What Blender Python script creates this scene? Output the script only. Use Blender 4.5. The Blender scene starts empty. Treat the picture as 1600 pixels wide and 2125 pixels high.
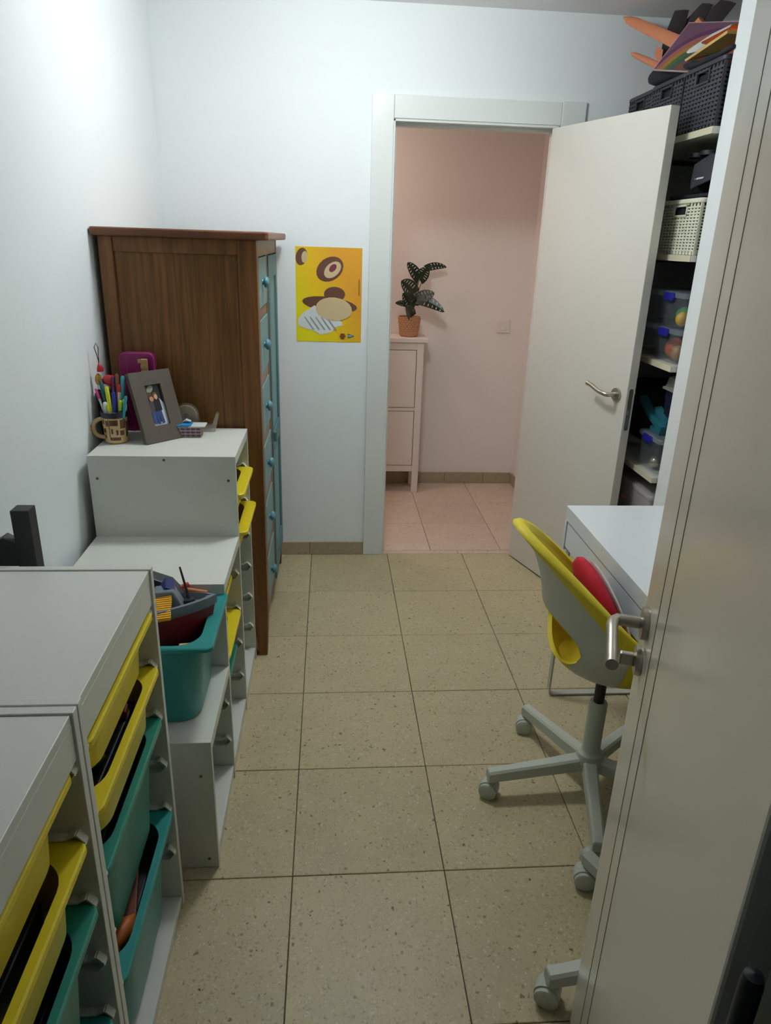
import bpy, math, random
from mathutils import Vector, Matrix
random.seed(7)
PI = math.pi
SC = bpy.context.scene
COL = SC.collection

def lin(c):
    return c/12.92 if c <= .04045 else ((c+.055)/1.055)**2.4
def rgb(r, g, b, a=1):
    return (lin(r/255), lin(g/255), lin(b/255), a)

# ------------------------------------------------------------------ camera
F_PX, YAW, PITCH, ROLL, CAM_H = 1468.9, .0844, .3669, .0325, 1.5588
fw = Vector((math.sin(YAW)*math.cos(PITCH), math.cos(YAW)*math.cos(PITCH), -math.sin(PITCH)))
r0 = Vector((math.cos(YAW), -math.sin(YAW), 0)); u0 = r0.cross(fw)
rt = math.cos(ROLL)*r0 + math.sin(ROLL)*u0
up = -math.sin(ROLL)*r0 + math.cos(ROLL)*u0
cam = bpy.data.cameras.new('camera'); cam_o = bpy.data.objects.new('camera', cam); COL.objects.link(cam_o)
cam.sensor_fit = 'VERTICAL'; cam.sensor_height = 24; cam.lens = 24*F_PX/2125
cam.clip_start = .02
mw = Matrix((rt, up, -fw)).transposed().to_4x4(); mw.translation = Vector((0, 0, CAM_H))
cam_o.matrix_world = mw
SC.camera = cam_o

# ------------------------------------------------------------------ world, lights, exposure
w = bpy.data.worlds.new('world'); SC.world = w; w.use_nodes = True
w.node_tree.nodes['Background'].inputs[0].default_value = (.55, .62, .75, 1)
w.node_tree.nodes['Background'].inputs[1].default_value = .035

def area(name, loc, size, power, color, aim=(0, 0, -1), shape='DISK', spread=PI):
    l = bpy.data.lights.new(name, 'AREA'); l.shape = shape; l.size = size; l.energy = power; l.color = color; l.spread = spread
    o = bpy.data.objects.new(name, l); COL.objects.link(o); o.location = loc
    o.rotation_euler = Vector(aim).to_track_quat('-Z', 'Y').to_euler()
    return o
LAMP = (.12, 2.46, 2.355)
LAMP_STRENGTH = 90
area('hall_lamp_light', (-.15, 4.05, 2.40), .25, 7.8, (1, .76, .64))
SC.view_settings.view_transform = 'Standard'; SC.view_settings.look = 'None'
SC.view_settings.gamma = 1; SC.view_settings.use_curve_mapping = False
SC.view_settings.exposure = -.2

# ------------------------------------------------------------------ materials
MATS = {}
def mat(name, c, rough=.5, metal=0, spec=.5, noise=None, bump=None, coat=0, emit=None, sheen=0):
    """noise=(scale, amount) varies the colour; bump=(scale, strength)"""
    if name in MATS: return MATS[name]
    m = bpy.data.materials.new(name); m.use_nodes = True; N = m.node_tree.nodes; L = m.node_tree.links
    b = N['Principled BSDF']; b.inputs['Base Color'].default_value = c
    b.inputs['Roughness'].default_value = rough; b.inputs['Metallic'].default_value = metal
    b.inputs['Specular IOR Level'].default_value = spec; b.inputs['Coat Weight'].default_value = coat
    b.inputs['Coat Roughness'].default_value = .12
    b.inputs['Sheen Weight'].default_value = sheen
    tc = N.new('ShaderNodeTexCoord')
    n = noise or (12, .05)
    t = N.new('ShaderNodeTexNoise'); t.inputs['Scale'].default_value = n[0]; t.inputs['Detail'].default_value = 4
    L.new(tc.outputs['Object'], t.inputs['Vector'])
    mx = N.new('ShaderNodeMix'); mx.data_type = 'RGBA'
    mx.inputs[6].default_value = tuple(x*(1-n[1]) for x in c[:3])+(1,)
    mx.inputs[7].default_value = tuple(min(1, x*(1+n[1])) for x in c[:3])+(1,)
    L.new(t.outputs['Fac'], mx.inputs[0]); L.new(mx.outputs[2], b.inputs['Base Color'])
    if bump:
        t2 = N.new('ShaderNodeTexNoise'); t2.inputs['Scale'].default_value = bump[0]; t2.inputs['Detail'].default_value = 5
        L.new(tc.outputs['Object'], t2.inputs['Vector'])
        bp = N.new('ShaderNodeBump'); bp.inputs['Strength'].default_value = bump[1]; bp.inputs['Distance'].default_value = .004
        L.new(t2.outputs['Fac'], bp.inputs['Height']); L.new(bp.outputs['Normal'], b.inputs['Normal'])
    if emit:
        b.inputs['Emission Color'].default_value = c; b.inputs['Emission Strength'].default_value = emit
    MATS[name] = m
    return m

def terrazzo(name, base, dark, light):
    m = bpy.data.materials.new(name); m.use_nodes = True; N = m.node_tree.nodes; L = m.node_tree.links
    b = N['Principled BSDF']; b.inputs['Roughness'].default_value = .42; b.inputs['Specular IOR Level'].default_value = .35
    tc = N.new('ShaderNodeTexCoord'); oi = N.new('ShaderNodeObjectInfo')
    ad = N.new('ShaderNodeVectorMath'); ad.operation = 'MULTIPLY_ADD'
    L.new(oi.outputs['Random'], ad.inputs[0]); ad.inputs[1].default_value = (7, 3, 0); L.new(tc.outputs['Object'], ad.inputs[2])
    # warp
    wn = N.new('ShaderNodeTexNoise'); wn.inputs['Scale'].default_value = 85; L.new(ad.outputs[0], wn.inputs['Vector'])
    wv = N.new('ShaderNodeVectorMath'); wv.operation = 'MULTIPLY_ADD'; L.new(wn.outputs['Color'], wv.inputs[0]); wv.inputs[1].default_value = (.019, .019, 0); L.new(ad.outputs[0], wv.inputs[2])
    def chips(scale, thr, soft, col, prev, pick):
        v = N.new('ShaderNodeTexVoronoi'); v.inputs['Scale'].default_value = scale; L.new(wv.outputs[0], v.inputs['Vector'])
        r = N.new('ShaderNodeMapRange'); r.inputs[1].default_value = thr; r.inputs[2].default_value = thr+soft; r.inputs[3].default_value = 1; r.inputs[4].default_value = 0
        L.new(v.outputs['Distance'], r.inputs[0])
        s = N.new('ShaderNodeSeparateColor'); L.new(v.outputs['Color'], s.inputs[0])
        g = N.new('ShaderNodeMath'); g.operation = 'GREATER_THAN'; g.inputs[1].default_value = pick; L.new(s.outputs[0], g.inputs[0])
        mu = N.new('ShaderNodeMath'); mu.operation = 'MULTIPLY'; L.new(r.outputs[0], mu.inputs[0]); L.new(g.outputs[0], mu.inputs[1])
        mu2 = N.new('ShaderNodeMath'); mu2.operation = 'MULTIPLY'; L.new(mu.outputs[0], mu2.inputs[0]); L.new(s.outputs[1], mu2.inputs[1])
        mx = N.new('ShaderNodeMix'); mx.data_type = 'RGBA'; L.new(mu2.outputs[0], mx.inputs[0]); L.new(prev, mx.inputs[6]); mx.inputs[7].default_value = col
        return mx.outputs[2]
    n = N.new('ShaderNodeTexNoise'); n.inputs['Scale'].default_value = 9; n.inputs['Detail'].default_value = 6; L.new(ad.outputs[0], n.inputs['Vector'])
    mx = N.new('ShaderNodeMix'); mx.data_type = 'RGBA'
    mx.inputs[6].default_value = tuple(x*.86 for x in base[:3])+(1,); mx.inputs[7].default_value = tuple(x*1.12 for x in base[:3])+(1,)
    L.new(n.outputs['Fac'], mx.inputs[0])
    # per-tile tone
    hs = N.new('ShaderNodeHueSaturation'); mr = N.new('ShaderNodeMapRange'); mr.inputs[3].default_value = .93; mr.inputs[4].default_value = 1.06
    L.new(oi.outputs['Random'], mr.inputs[0]); L.new(mr.outputs[0], hs.inputs['Value']); L.new(mx.outputs[2], hs.inputs['Color'])
    o = chips(210, .30, .16, tuple(x*.70 for x in base[:3])+(1,), hs.outputs[0], .30)
    o = chips(120, .28, .12, light, o, .5)
    o = chips(95, .27, .10, tuple((x+y)/2 for x, y in zip(dark[:3], base[:3]))+(1,), o, .55)
    o = chips(70, .22, .07, dark, o, .78)
    o = chips(60, .15, .05, tuple(x*.45 for x in dark[:3])+(1,), o, .93)
    L.new(o, b.inputs['Base Color'])
    return m

def wood(name, c1, c2, stretch, rough=.42):
    m = bpy.data.materials.new(name); m.use_nodes = True; N = m.node_tree.nodes; L = m.node_tree.links
    b = N['Principled BSDF']; b.inputs['Roughness'].default_value = rough; b.inputs['Specular IOR Level'].default_value = .35
    tc = N.new('ShaderNodeTexCoord'); mp = N.new('ShaderNodeMapping'); mp.inputs['Scale'].default_value = stretch
    L.new(tc.outputs['Object'], mp.inputs['Vector'])
    n = N.new('ShaderNodeTexNoise'); n.inputs['Scale'].default_value = 1; n.inputs['Detail'].default_value = 8; n.inputs['Roughness'].default_value = .65; n.inputs['Distortion'].default_value = .6
    L.new(mp.outputs[0], n.inputs['Vector'])
    cr = N.new('ShaderNodeValToRGB'); cr.color_ramp.elements[0].position = .32; cr.color_ramp.elements[0].color = c1
    cr.color_ramp.elements[1].position = .68; cr.color_ramp.elements[1].color = c2
    L.new(n.outputs['Fac'], cr.inputs[0]); L.new(cr.outputs[0], b.inputs['Base Color'])
    return m

def clear(name, tint, alpha=.3, rough=.15):
    m = bpy.data.materials.new(name); m.use_nodes = True; N = m.node_tree.nodes; L = m.node_tree.links
    b = N['Principled BSDF']; b.inputs['Base Color'].default_value = tint; b.inputs['Roughness'].default_value = rough
    tr = N.new('ShaderNodeBsdfTransparent'); ms = N.new('ShaderNodeMixShader'); ms.inputs[0].default_value = alpha
    L.new(tr.outputs[0], ms.inputs[1]); L.new(b.outputs[0], ms.inputs[2]); L.new(ms.outputs[0], N['Material Output'].inputs[0])
    return m

M_wall = mat('white_wall_paint', rgb(238, 243, 243), .85, bump=(38, .12), noise=(3, .02))
M_ceil = mat('ceiling_paint', rgb(242, 240, 241), .9, noise=(3, .02))
M_hall = mat('pink_hall_paint', rgb(240, 231, 225), .85, bump=(38, .1), noise=(3, .02))
M_tile = terrazzo('terrazzo_tile', rgb(190, 176, 140), rgb(114, 99, 70), rgb(206, 198, 176))
M_tile_h = terrazzo('pinkish_terrazzo_tile', rgb(210, 188, 168), rgb(156, 128, 108), rgb(222, 204, 188))
M_grout = mat('dark_grout', rgb(74, 64, 50), .9)
M_skirt = terrazzo('skirting_terrazzo', rgb(176, 160, 136), rgb(128, 108, 84), rgb(196, 184, 160))
M_trim = mat('white_lacquer', rgb(228, 232, 228), .3, noise=(4, .015))
M_leaf = mat('cream_door_lacquer', rgb(222, 218, 208), .32, noise=(4, .015))
M_gloss = mat('glossy_door_lacquer', rgb(214, 210, 196), .2, spec=.6, noise=(4, .015))
M_lam = mat('white_laminate', rgb(216, 218, 208), .38, noise=(25, .015))
M_rail = mat('white_plastic', rgb(222, 222, 208), .4)
M_yel = mat('yellow_plastic', rgb(226, 204, 34), .38, noise=(6, .04))
M_teal = mat('green_teal_plastic', rgb(38, 132, 112), .36, noise=(6, .05))
M_teal2 = mat('blue_teal_plastic', rgb(40, 140, 136), .36, noise=(6, .05))
M_steel = mat('brushed_steel', rgb(186, 178, 166), .36, metal=1, noise=(80, .08))
M_black = mat('black_plastic', rgb(30, 31, 35), .5)
M_cloth = mat('black_cloth', rgb(26, 28, 36), .85, bump=(60, .4))
M_wood = wood('walnut_stained_wood', rgb(92, 58, 28), rgb(144, 97, 54), (26, 26, 1.6))
M_woodp = wood('walnut_panel_wood', rgb(84, 55, 24), rgb(138, 93, 49), (70, 70, 2.2))
M_woodt = wood('walnut_top_wood', rgb(84, 50, 32), rgb(134, 88, 62), (3, 30, 30))
M_woodr = wood('pale_worn_wood', rgb(112, 82, 62), rgb(150, 116, 92), (30, 4, 30))
M_blue = mat('grey_teal_paint', rgb(108, 148, 150), .5, noise=(9, .05))
M_blued = mat('darker_teal_paint', rgb(78, 118, 124), .5, noise=(9, .05))
M_grey = mat('warm_white_plastic', rgb(196, 200, 188), .38)
M_yelc = mat('yellow_seat_cover', rgb(228, 206, 40), .6, bump=(300, .1))
M_red = mat('red_cushion_cloth', rgb(186, 18, 46), .85, bump=(120, .3))
M_whitec = mat('white_cushion_cloth', rgb(224, 216, 214), .85)
M_deskw = mat('white_desk_foil', rgb(226, 230, 232), .3, noise=(20, .01))
M_deskm = mat('painted_steel_leg', rgb(186, 186, 176), .4)
M_bask = mat('charcoal_basket_plastic', rgb(52, 52, 60), .55)
M_baskw = mat('cream_basket_plastic', rgb(222, 222, 200), .5)
M_clear = clear('clear_box_plastic', rgb(190, 200, 212), .08, .12); M_lid = clear('clear_lid_plastic', rgb(190, 200, 212), .28, .2)
M_frost = clear('frosted_box_plastic', rgb(214, 206, 208), .55, .3)
M_dark = mat('dark_niche_paint', rgb(196, 196, 200), .9)

# ------------------------------------------------------------------ mesh helpers
class MB:
    def __init__(s): s.v = []; s.f = []; s.m = []; s.k = 0
    def add(s, vs, fs):
        o = len(s.v); s.v += [tuple(p) for p in vs]
        for f in fs: s.f.append([i+o for i in f]); s.m.append(s.k)
        return s
    def box(s, x0, x1, y0, y1, z0, z1):
        return s.add([(x0,y0,z0),(x1,y0,z0),(x1,y1,z0),(x0,y1,z0),(x0,y0,z1),(x1,y0,z1),(x1,y1,z1),(x0,y1,z1)],
                     [(0,3,2,1),(4,5,6,7),(0,1,5,4),(1,2,6,5),(2,3,7,6),(3,0,4,7)])
    def obox(s, o, ux, uy, uz):
        o, ux, uy, uz = map(Vector, (o, ux, uy, uz))
        return s.add([o, o+ux, o+ux+uy, o+uy, o+uz, o+ux+uz, o+ux+uy+uz, o+uy+uz],
                     [(0,3,2,1),(4,5,6,7),(0,1,5,4),(1,2,6,5),(2,3,7,6),(3,0,4,7)])
    def prism(s, pts, o, u, v, n):
        """2-D outline pts in the plane (o,u,v) pushed along vector n"""
        o, u, v, n = map(Vector, (o, u, v, n)); k = len(pts)
        a = [o+u*p[0]+v*p[1] for p in pts]; b = [p+n for p in a]
        return s.add(a+b, [tuple(range(k))[::-1], tuple(range(k, 2*k))] + [(i, (i+1) % k, (i+1) % k+k, i+k) for i in range(k)])
    def loft(s, rings, cap0=True, cap1=True, loop=True):
        k = len(rings[0]); vs = [p for r in rings for p in r]; fs = []
        for j in range(len(rings)-1):
            for i in range(k if loop else k-1):
                a = j*k+i; b = j*k+(i+1) % k
                fs.append((a, b, b+k, a+k))
        if cap0: fs.append(tuple(range(k))[::-1])
        if cap1: fs.append(tuple(range((len(rings)-1)*k, len(rings)*k)))
        return s.add(vs, fs)
    def tube(s, path, r, n=8, cap=True, flat=None):
        path = [Vector(p) for p in path]; rings = []
        rs = r if isinstance(r, (list, tuple)) else [r]*len(path)
        prev = None
        for i, p in enumerate(path):
            t = (path[min(i+1, len(path)-1)]-path[max(i-1, 0)]).normalized()
            if prev is None:
                a = Vector((0, 0, 1)) if abs(t.z) < .9 else Vector((1, 0, 0))
                x = t.cross(a).normalized()
            else:
                x = (prev-t*prev.dot(t)).normalized()
            prev = x; y = t.cross(x)
            f = flat or 1
            rings.append([p+x*math.cos(2*PI*j/n)*rs[i]+y*math.sin(2*PI*j/n)*rs[i]*f for j in range(n)])
        return s.loft(rings, cap, cap)
    def lathe(s, prof, n=24, c=(0, 0, 0), axis='z'):
        rings = []
        for r, h in prof:
            ring = []
            for j in range(n):
                a = 2*PI*j/n; x, y = r*math.cos(a), r*math.sin(a)
                p = {'z': (x, y, h), 'x': (h, x, y), 'y': (y, h, x)}[axis]
                ring.append((p[0]+c[0], p[1]+c[1], p[2]+c[2]))
            rings.append(ring)
        closed = prof[0] == prof[-1]
        return s.loft(rings, prof[0][0] > 1e-6 and not closed, prof[-1][0] > 1e-6 and not closed)
    def ball(s, c, r, nu=12, nv=8):
        if not isinstance(r, (tuple, list)): r = (r, r, r)
        rings = []
        for i in range(nv+1):
            t = -PI/2+PI*i/nv; q = max(.02, math.cos(t))
            rings.append([(c[0]+r[0]*q*math.cos(2*PI*j/nu), c[1]+r[1]*q*math.sin(2*PI*j/nu), c[2]+r[2]*math.sin(t)) for j in range(nu)])
        return s.loft(rings)
    def build(s, name, m, parent=None, smooth=None, bevel=0, seg=2, subsurf=0, kind=None, label=None):
        me = bpy.data.meshes.new(name); me.from_pydata(s.v, [], s.f); me.validate()
        ms = m if isinstance(m, (list, tuple)) else [m]
        for x in ms: me.materials.append(x)
        if len(ms) > 1 and len(me.polygons) == len(s.m): me.polygons.foreach_set('material_index', s.m)
        if smooth:
            me.polygons.foreach_set('use_smooth', [True]*len(me.polygons))
            me.set_sharp_from_angle(angle=math.radians(smooth))
        o = bpy.data.objects.new(name, me); COL.objects.link(o)
        if parent: o.parent = parent
        if bevel:
            b = o.modifiers.new('bevel', 'BEVEL'); b.width = bevel; b.segments = seg; b.limit_method = 'ANGLE'; b.angle_limit = math.radians(40)
        if subsurf:
            b = o.modifiers.new('sub', 'SUBSURF'); b.levels = subsurf; b.render_levels = subsurf
        if kind: o['kind'] = kind
        if label: o['label'] = label
        return o
def bx(*a): return MB().box(*a)
def tag(o, label, cat, group=None, kind=None):
    o['label'] = label; o['category'] = cat
    if group: o['group'] = group
    if kind: o['kind'] = kind
    return o
def thing(name, label, cat, loc=(0, 0, 0), rz=0, group=None, rot=None):
    o = bpy.data.objects.new(name, None); COL.objects.link(o); o.location = loc
    o.rotation_euler = rot or (0, 0, rz); o.empty_display_size = .05
    return tag(o, label, cat, group)
def struct(o): o['kind'] = 'structure'; return o
def dup(root, loc, rz=None, label=None, name=None):
    r = root.copy(); COL.objects.link(r); r.location = loc
    if rz is not None: r.rotation_euler = (0, 0, rz)
    if label: r['label'] = label
    for ch in list(root.children):
        c = ch.copy(); COL.objects.link(c); c.parent = r
        for g in list(ch.children):
            d = g.copy(); COL.objects.link(d); d.parent = c
    return r
def rrect(L, W, r, z, n=6, cx=0, cy=0):
    out = []
    for (sx, sy, a0) in ((1, 1, 0), (-1, 1, 90), (-1, -1, 180), (1, -1, 270)):
        for i in range(n+1):
            a = math.radians(a0+90*i/n)
            out.append((cx+sx*(L/2-r)+r*math.cos(a), cy+sy*(W/2-r)+r*math.sin(a), z))
    return out
def prints(name, shapes, parent, o, u, v, lift):
    """flat print: polygons ((x,y) lists) with materials, laid on a surface in thin layers"""
    o, u, v = Vector(o), Vector(u), Vector(v); n = u.cross(v).normalized(); mb = MB(); ms = []
    for i, (pts, m) in enumerate(shapes):
        if m not in ms: ms.append(m)
        mb.k = ms.index(m)
        mb.prism(pts, o+n*lift, u, v, n*(.0002*(i+1)))
    return mb.build(name, ms, parent)
def ell(cx, cy, a, b, rot=0, n=20):
    c, s = math.cos(rot), math.sin(rot)
    return [(cx+a*math.cos(2*PI*i/n)*c-b*math.sin(2*PI*i/n)*s, cy+a*math.cos(2*PI*i/n)*s+b*math.sin(2*PI*i/n)*c) for i in range(n)]

# ------------------------------------------------------------------ structure
YW = 3.43            # far wall
XR = 1.30            # right wall
HC = 2.465
def xleft(y): return -.735-(YW-y)*.0165
# floor with single tiles
def tiles(root, xs, ys, m, gap=.0022, z=-.006, chip=0):
    cache = {}
    for j in range(len(ys)-1):
        for i in range(len(xs)-1):
            a, b, c, d = xs[i], xs[i+1], ys[j], ys[j+1]
            key = (round(b-a, 4), round(d-c, 4))
            if key not in cache:
                L, W = key; g = gap/2; e = .0014
                mb = MB()
                mb.loft([[(-L/2+g, -W/2+g, z), (L/2-g, -W/2+g, z), (L/2-g, W/2-g, z), (-L/2+g, W/2-g, z)],
                         [(-L/2+g, -W/2+g, -e), (L/2-g, -W/2+g, -e), (L/2-g, W/2-g, -e), (-L/2+g, W/2-g, -e)],
                         [(-L/2+g+e, -W/2+g+e, 0), (L/2-g-e, -W/2+g+e, 0), (L/2-g-e, W/2-g-e, 0), (-L/2+g+e, W/2-g-e, 0)]], False, True)
                o = mb.build('tile', m, root); cache[key] = o.data
            else:
                o = bpy.data.objects.new('tile', cache[key]); COL.objects.link(o); o.parent = root
            o.location = ((a+b)/2, (c+d)/2, random.uniform(-.0004, .0004))
            o.rotation_euler = (0, 0, random.uniform(-.0012, .0012))
fl = struct(MB().box(-.95, 1.76, -.3, 3.43, -.10, -.004).build('floor', M_grout))
X0, Y0 = -.0944, 2.9959
xs = [-.79]+[X0+.4*k for k in range(-1, 4)]+[1.30]
ys = [.30]+[Y0-.4*k for k in range(6, -1, -1)]+[3.425]
tiles(fl, xs, ys, M_tile)
fh = struct(MB().box(-.9, 1.30, 3.43, 4.66, -.10, -.004).build('floor', M_grout))
fh['label'] = 'hall floor'
tiles(fh, [-.65, -.23, .157, .545, .93, 1.262], [3.47, 3.855, 4.22, 4.615], M_tile_h)
tiles(fh, [.274, .69, .998], [3.427, 3.468], M_tile_h)

# walls
wl = MB(); wl.prism([(xleft(.18), .18), (xleft(3.51), 3.51), (-.95, 3.51), (-.95, .18)], (0, 0, -.1), (1, 0, 0), (0, 1, 0), (0, 0, HC+.1))
struct(wl.build('wall_left', M_wall))
wb = MB(); wb.box(-.95, .272, YW, 3.51, -.1, HC); wb.box(1.0, 1.8, YW, 3.51, -.1, HC); wb.box(.272, 1.0, YW, 3.51, 2.045, HC)
struct(wb.build('wall_back', M_wall))
wr = MB(); wr.box(XR, 1.8, .18, 2.585, -.1, HC); wr.box(1.73, 1.8, 2.585, 3.51, -.1, HC)
struct(wr.build('wall_right', M_wall))
wn = MB(); wn.box(-.95, -.66, .10, .18, -.1, HC); wn.box(.40, 1.8, .10, .18, -.1, HC); wn.box(-.66, .40, .10, .18, 2.14, HC)
struct(wn.build('wall_front', M_wall))
struct(bx(-.95, 1.8, .10, 3.51, HC, HC+.08).build('ceiling', M_ceil))
# hall
struct(bx(-1.0, 1.35, 4.62, 4.70, -.1, 2.5).build('wall_hall_back', M_hall))
struct(bx(1.265, 1.35, 3.51, 4.62, -.1, 2.5).build('wall_hall_right', M_hall))
struct(bx(-1.0, -.92, 3.51, 4.62, -.1, 2.5).build('wall_hall_left', M_hall))
struct(bx(-1.0, 1.35, 3.51, 4.70, 2.5, 2.58).build('ceiling', M_ceil))
# skirting of terrazzo pieces
def skirting(name, x0, x1, y, d, h=.07, axis='x', cuts=()):
    b = MB()
    if axis == 'x': b.box(x0, x1, min(y, y+d*.6), max(y, y+d*.6), 0, h-.002)
    else: b.box(min(y, y+d*.6), max(y, y+d*.6), x0, x1, 0, h-.002)
    r = struct(b.build(name, M_grout))
    pts = [x0]+[c for c in cuts if x0 < c < x1]+[x1]
    for a, c in zip(pts, pts[1:]):
        p = MB()
        if axis == 'x': p.box(a+.001, c-.001, min(y, y+d), max(y, y+d), .001, h)
        else: p.box(min(y, y+d), max(y, y+d), a+.001, c-.001, .001, h)
        p.build('tile', M_skirt, r, bevel=.0015)
    return r
skirting('baseboard_back', -.73, .175, YW, -.012, cuts=(-.5, -.105, .29))
skirting('baseboard_hall', -.9, 1.25, 4.62, -.012, h=.075, cuts=(-.45, -.05, .38, .79, 1.06))
skirting('baseboard_hall_side', 3.52, 4.60, 1.265, -.012, h=.075, axis='y', cuts=(4.2,))

# door casing of the far doorway
tr = struct(bx(.176, .271, YW-.014, YW+.001, 0, 2.134).build('trim_1', M_trim, bevel=.0025))
for nm, a in (('casing_head', (.2715, 1.0, YW-.0135, YW+.001, 2.046, 2.136)), ('casing_side', (1.0005, 1.107, YW-.014, YW+.001, 0, 2.140))):
    bx(*a).build(nm, M_trim, tr, bevel=.0025)
for nm, a in (('jamb', (.262, .279, YW-.008, 3.522, 0, 2.045)), ('jamb', (.993, 1.01, YW-.008, 3.522, 0, 2.045)), ('jamb_head', (.262, 1.01, YW-.008, 3.522, 2.036, 2.05)),
              ('door_stop', (.279, .289, 3.472, 3.515, 0, 2.036)), ('door_stop', (.983, .993, 3.472, 3.515, 0, 2.036)), ('door_stop_head', (.289, .983, 3.472, 3.515, 2.024, 2.036))):
    bx(*a).build(nm, M_trim, tr, bevel=.001)
bx(.2785, .2805, 3.446, 3.462, .86, 1.02).build('strike_plate', M_steel, tr)

def lever_parts(root, x, z, side, thick, tip=-1, droop=0, rise=.02, length=.12):
    """rose + lever on a leaf face; leaf local axes: x along the leaf, face at y = thick (side=+1) or 0 (side=-1)"""
    y0 = thick if side > 0 else 0
    h = MB(); h.lathe([(.0255, 0), (.0265, .003*side), (.0255, .010*side), (.018, .0115*side)], 28, (x, y0, z), 'y')
    ro = h.build('door_handle', M_steel, root, smooth=35)
    l = MB(); yy = y0+.052*side
    pts = [(x, y0+.008*side, z), (x, y0+.030*side, z), (x, y0+.046*side, z), (x+.010*tip, yy, z+.001), (x+.03*tip, yy+.003*side, z+.004)]
    n = 8
    for i in range(1, n+1):
        t = i/n
        pts.append((x+tip*(.03+(length-.03)*t), yy+.003*side, z+.004+rise*math.sin(t*PI/2)**2-droop*t))
    rr = [.0095]*3+[.0095, .0092]+[.0085+.001*(i/n) for i in range(1, n+1)]
    l.tube(pts, rr, 12)
    l.build('lever', M_steel, ro, smooth=50)
    return ro

# far door leaf, open into the room
d1 = struct(MB().box(0, .694, 0, .042, .008, 2.03).build('door_1', M_leaf, bevel=.002))
d1.location = (.957, 3.392, 0); d1.rotation_euler = (0, 0, math.atan2(-.944, .330))
lever_parts(d1, .637, 1.000, -1, .042, tip=-1, rise=.022, length=.125)
lever_parts(d1, .637, 1.000, 1, .042, tip=-1, rise=.022, length=.125)
lp = MB(); out = []
for i in range(24):
    a = 2*PI*i/24
    out.append((.0105*math.cos(a), (.075 if math.sin(a) > 0 else -.075)+.0105*math.sin(a)))
lp.prism(out, (.6935, .021, .945), (0, 1, 0), (0, 0, 1), (.0018, 0, 0)); lp.build('latch_plate', M_steel, d1)
MB().box(.694, .700, .014, .028, .925, .945).build('latch', M_steel, d1, bevel=.001)
MB().box(.004, .690, -.0008, .0005, .215, .2185).build('kick_strip', M_trim, d1)
for z in (.25, 1.05, 1.8):
    MB().lathe([(.007, -.045), (.007, .045)], 12, (-.004, .046, z)).build('hinge', M_steel, d1, smooth=40)

# near door leaf (glossy, opened towards the right wall) seen almost edge on
ang = math.radians(20)
d2dir = Vector((-math.sin(ang), -math.cos(ang), 0))       # free edge -> hinge
FE = Vector((.517, .993, 0)); LW = .71
HP = FE+d2dir*LW                                             # hinge point
d2 = struct(MB().box(0, LW, -.044, 0, .012, 2.12).build('door_2', M_gloss, bevel=.003))
d2.location = HP; d2.rotation_euler = (0, 0, math.atan2(-d2dir.y, -d2dir.x))   # local x: hinge -> free edge; local +y is the visible face
for s in (.146, .219):
    MB().box(LW-s-.0017, LW-s+.0017, -.001, .0006, .03, 2.10).build('groove', mat('groove_shadow_line', rgb(120, 112, 92), .7), d2)
h2 = lever_parts(d2, LW-.062, 1.012, 1, 0, tip=-1, rise=-.012, length=.125)
k2 = MB(); k2.lathe([(.0235, 0), (.0245, .003), (.0235, .010), (.016, .0115)], 24, (LW-.062, 0, .945), 'y')
kr = k2.build('thumb_turn', M_steel, d2, smooth=35)
MB().box(LW-.068, LW-.056, .010, .034, .934, .956).build('turn_knob', M_steel, kr, bevel=.003)
# hinge-side frame of the near doorway with black hinge
fr = struct(bx(.283, .40, .10, .30, 0, 2.14).build('trim_2', mat('unlit_frame_tone', rgb(84, 86, 78), .5), bevel=.002))  # dark tone paints in the unlit look of this jamb
hg = MB(); hg.lathe([(.0, .80), (.006, .802), (.007, .81), (.007, 1.135), (.006, 1.142), (.0, 1.144)], 16, (.262, .287, 0))
hg.box(.262, .2835, .281, .291, 1.04, 1.075); hg.box(.262, .2835, .281, .291, .86, .90)
hg.build('hinge', M_black, fr, smooth=40)
# globe lamp under the ceiling (lights the room)
lm = thing('ceiling_lamp', 'white globe lamp hanging under the ceiling above the middle of the room', 'lamp', (LAMP[0], LAMP[1], HC))
MB().lathe([(.0, 0), (.055, 0), (.055, -.018), (.02, -.026), (.02, -.045), (0, -.045)], 32).build('ceiling_rose', M_trim, lm, smooth=40)
M_glow = bpy.data.materials.new('lamp_globe'); M_glow.use_nodes = True
eb = M_glow.node_tree.nodes['Principled BSDF']; eb.inputs['Emission Color'].default_value = (.92, .985, 1, 1); eb.inputs['Emission Strength'].default_value = LAMP_STRENGTH
MB().ball((0, 0, LAMP[2]-HC), (.115, .115, .058), 32, 18).build('globe', M_glow, lm, smooth=60)
# ------------------------------------------------------------------ storage furniture
def rail(root, y, sgn, z, x0, x1, name='bin_runner'):
    """hook-nosed plastic runner on a side panel at y, standing out towards sgn"""
    t = .0026; dpt = .014*sgn; mb = MB()
    pth = [(x0, z), (x1-.026, z), (x1-.012, z+.009), (x1, z-.006), (x1-.012, z-.022), (x1-.046, z-.022)]
    for a, b in zip(pth, pth[1:]):
        d = Vector((b[0]-a[0], b[1]-a[1])); n = Vector((-d.y, d.x)).normalized()*t
        mb.prism([(a[0], a[1]), (b[0], b[1]), (b[0]+n.x, b[1]+n.y), (a[0]+n.x, a[1]+n.y)][::1], (0, y, 0), (1, 0, 0), (0, 0, 1), (0, dpt, 0))
    return mb.build(name, M_rail, root)

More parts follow.
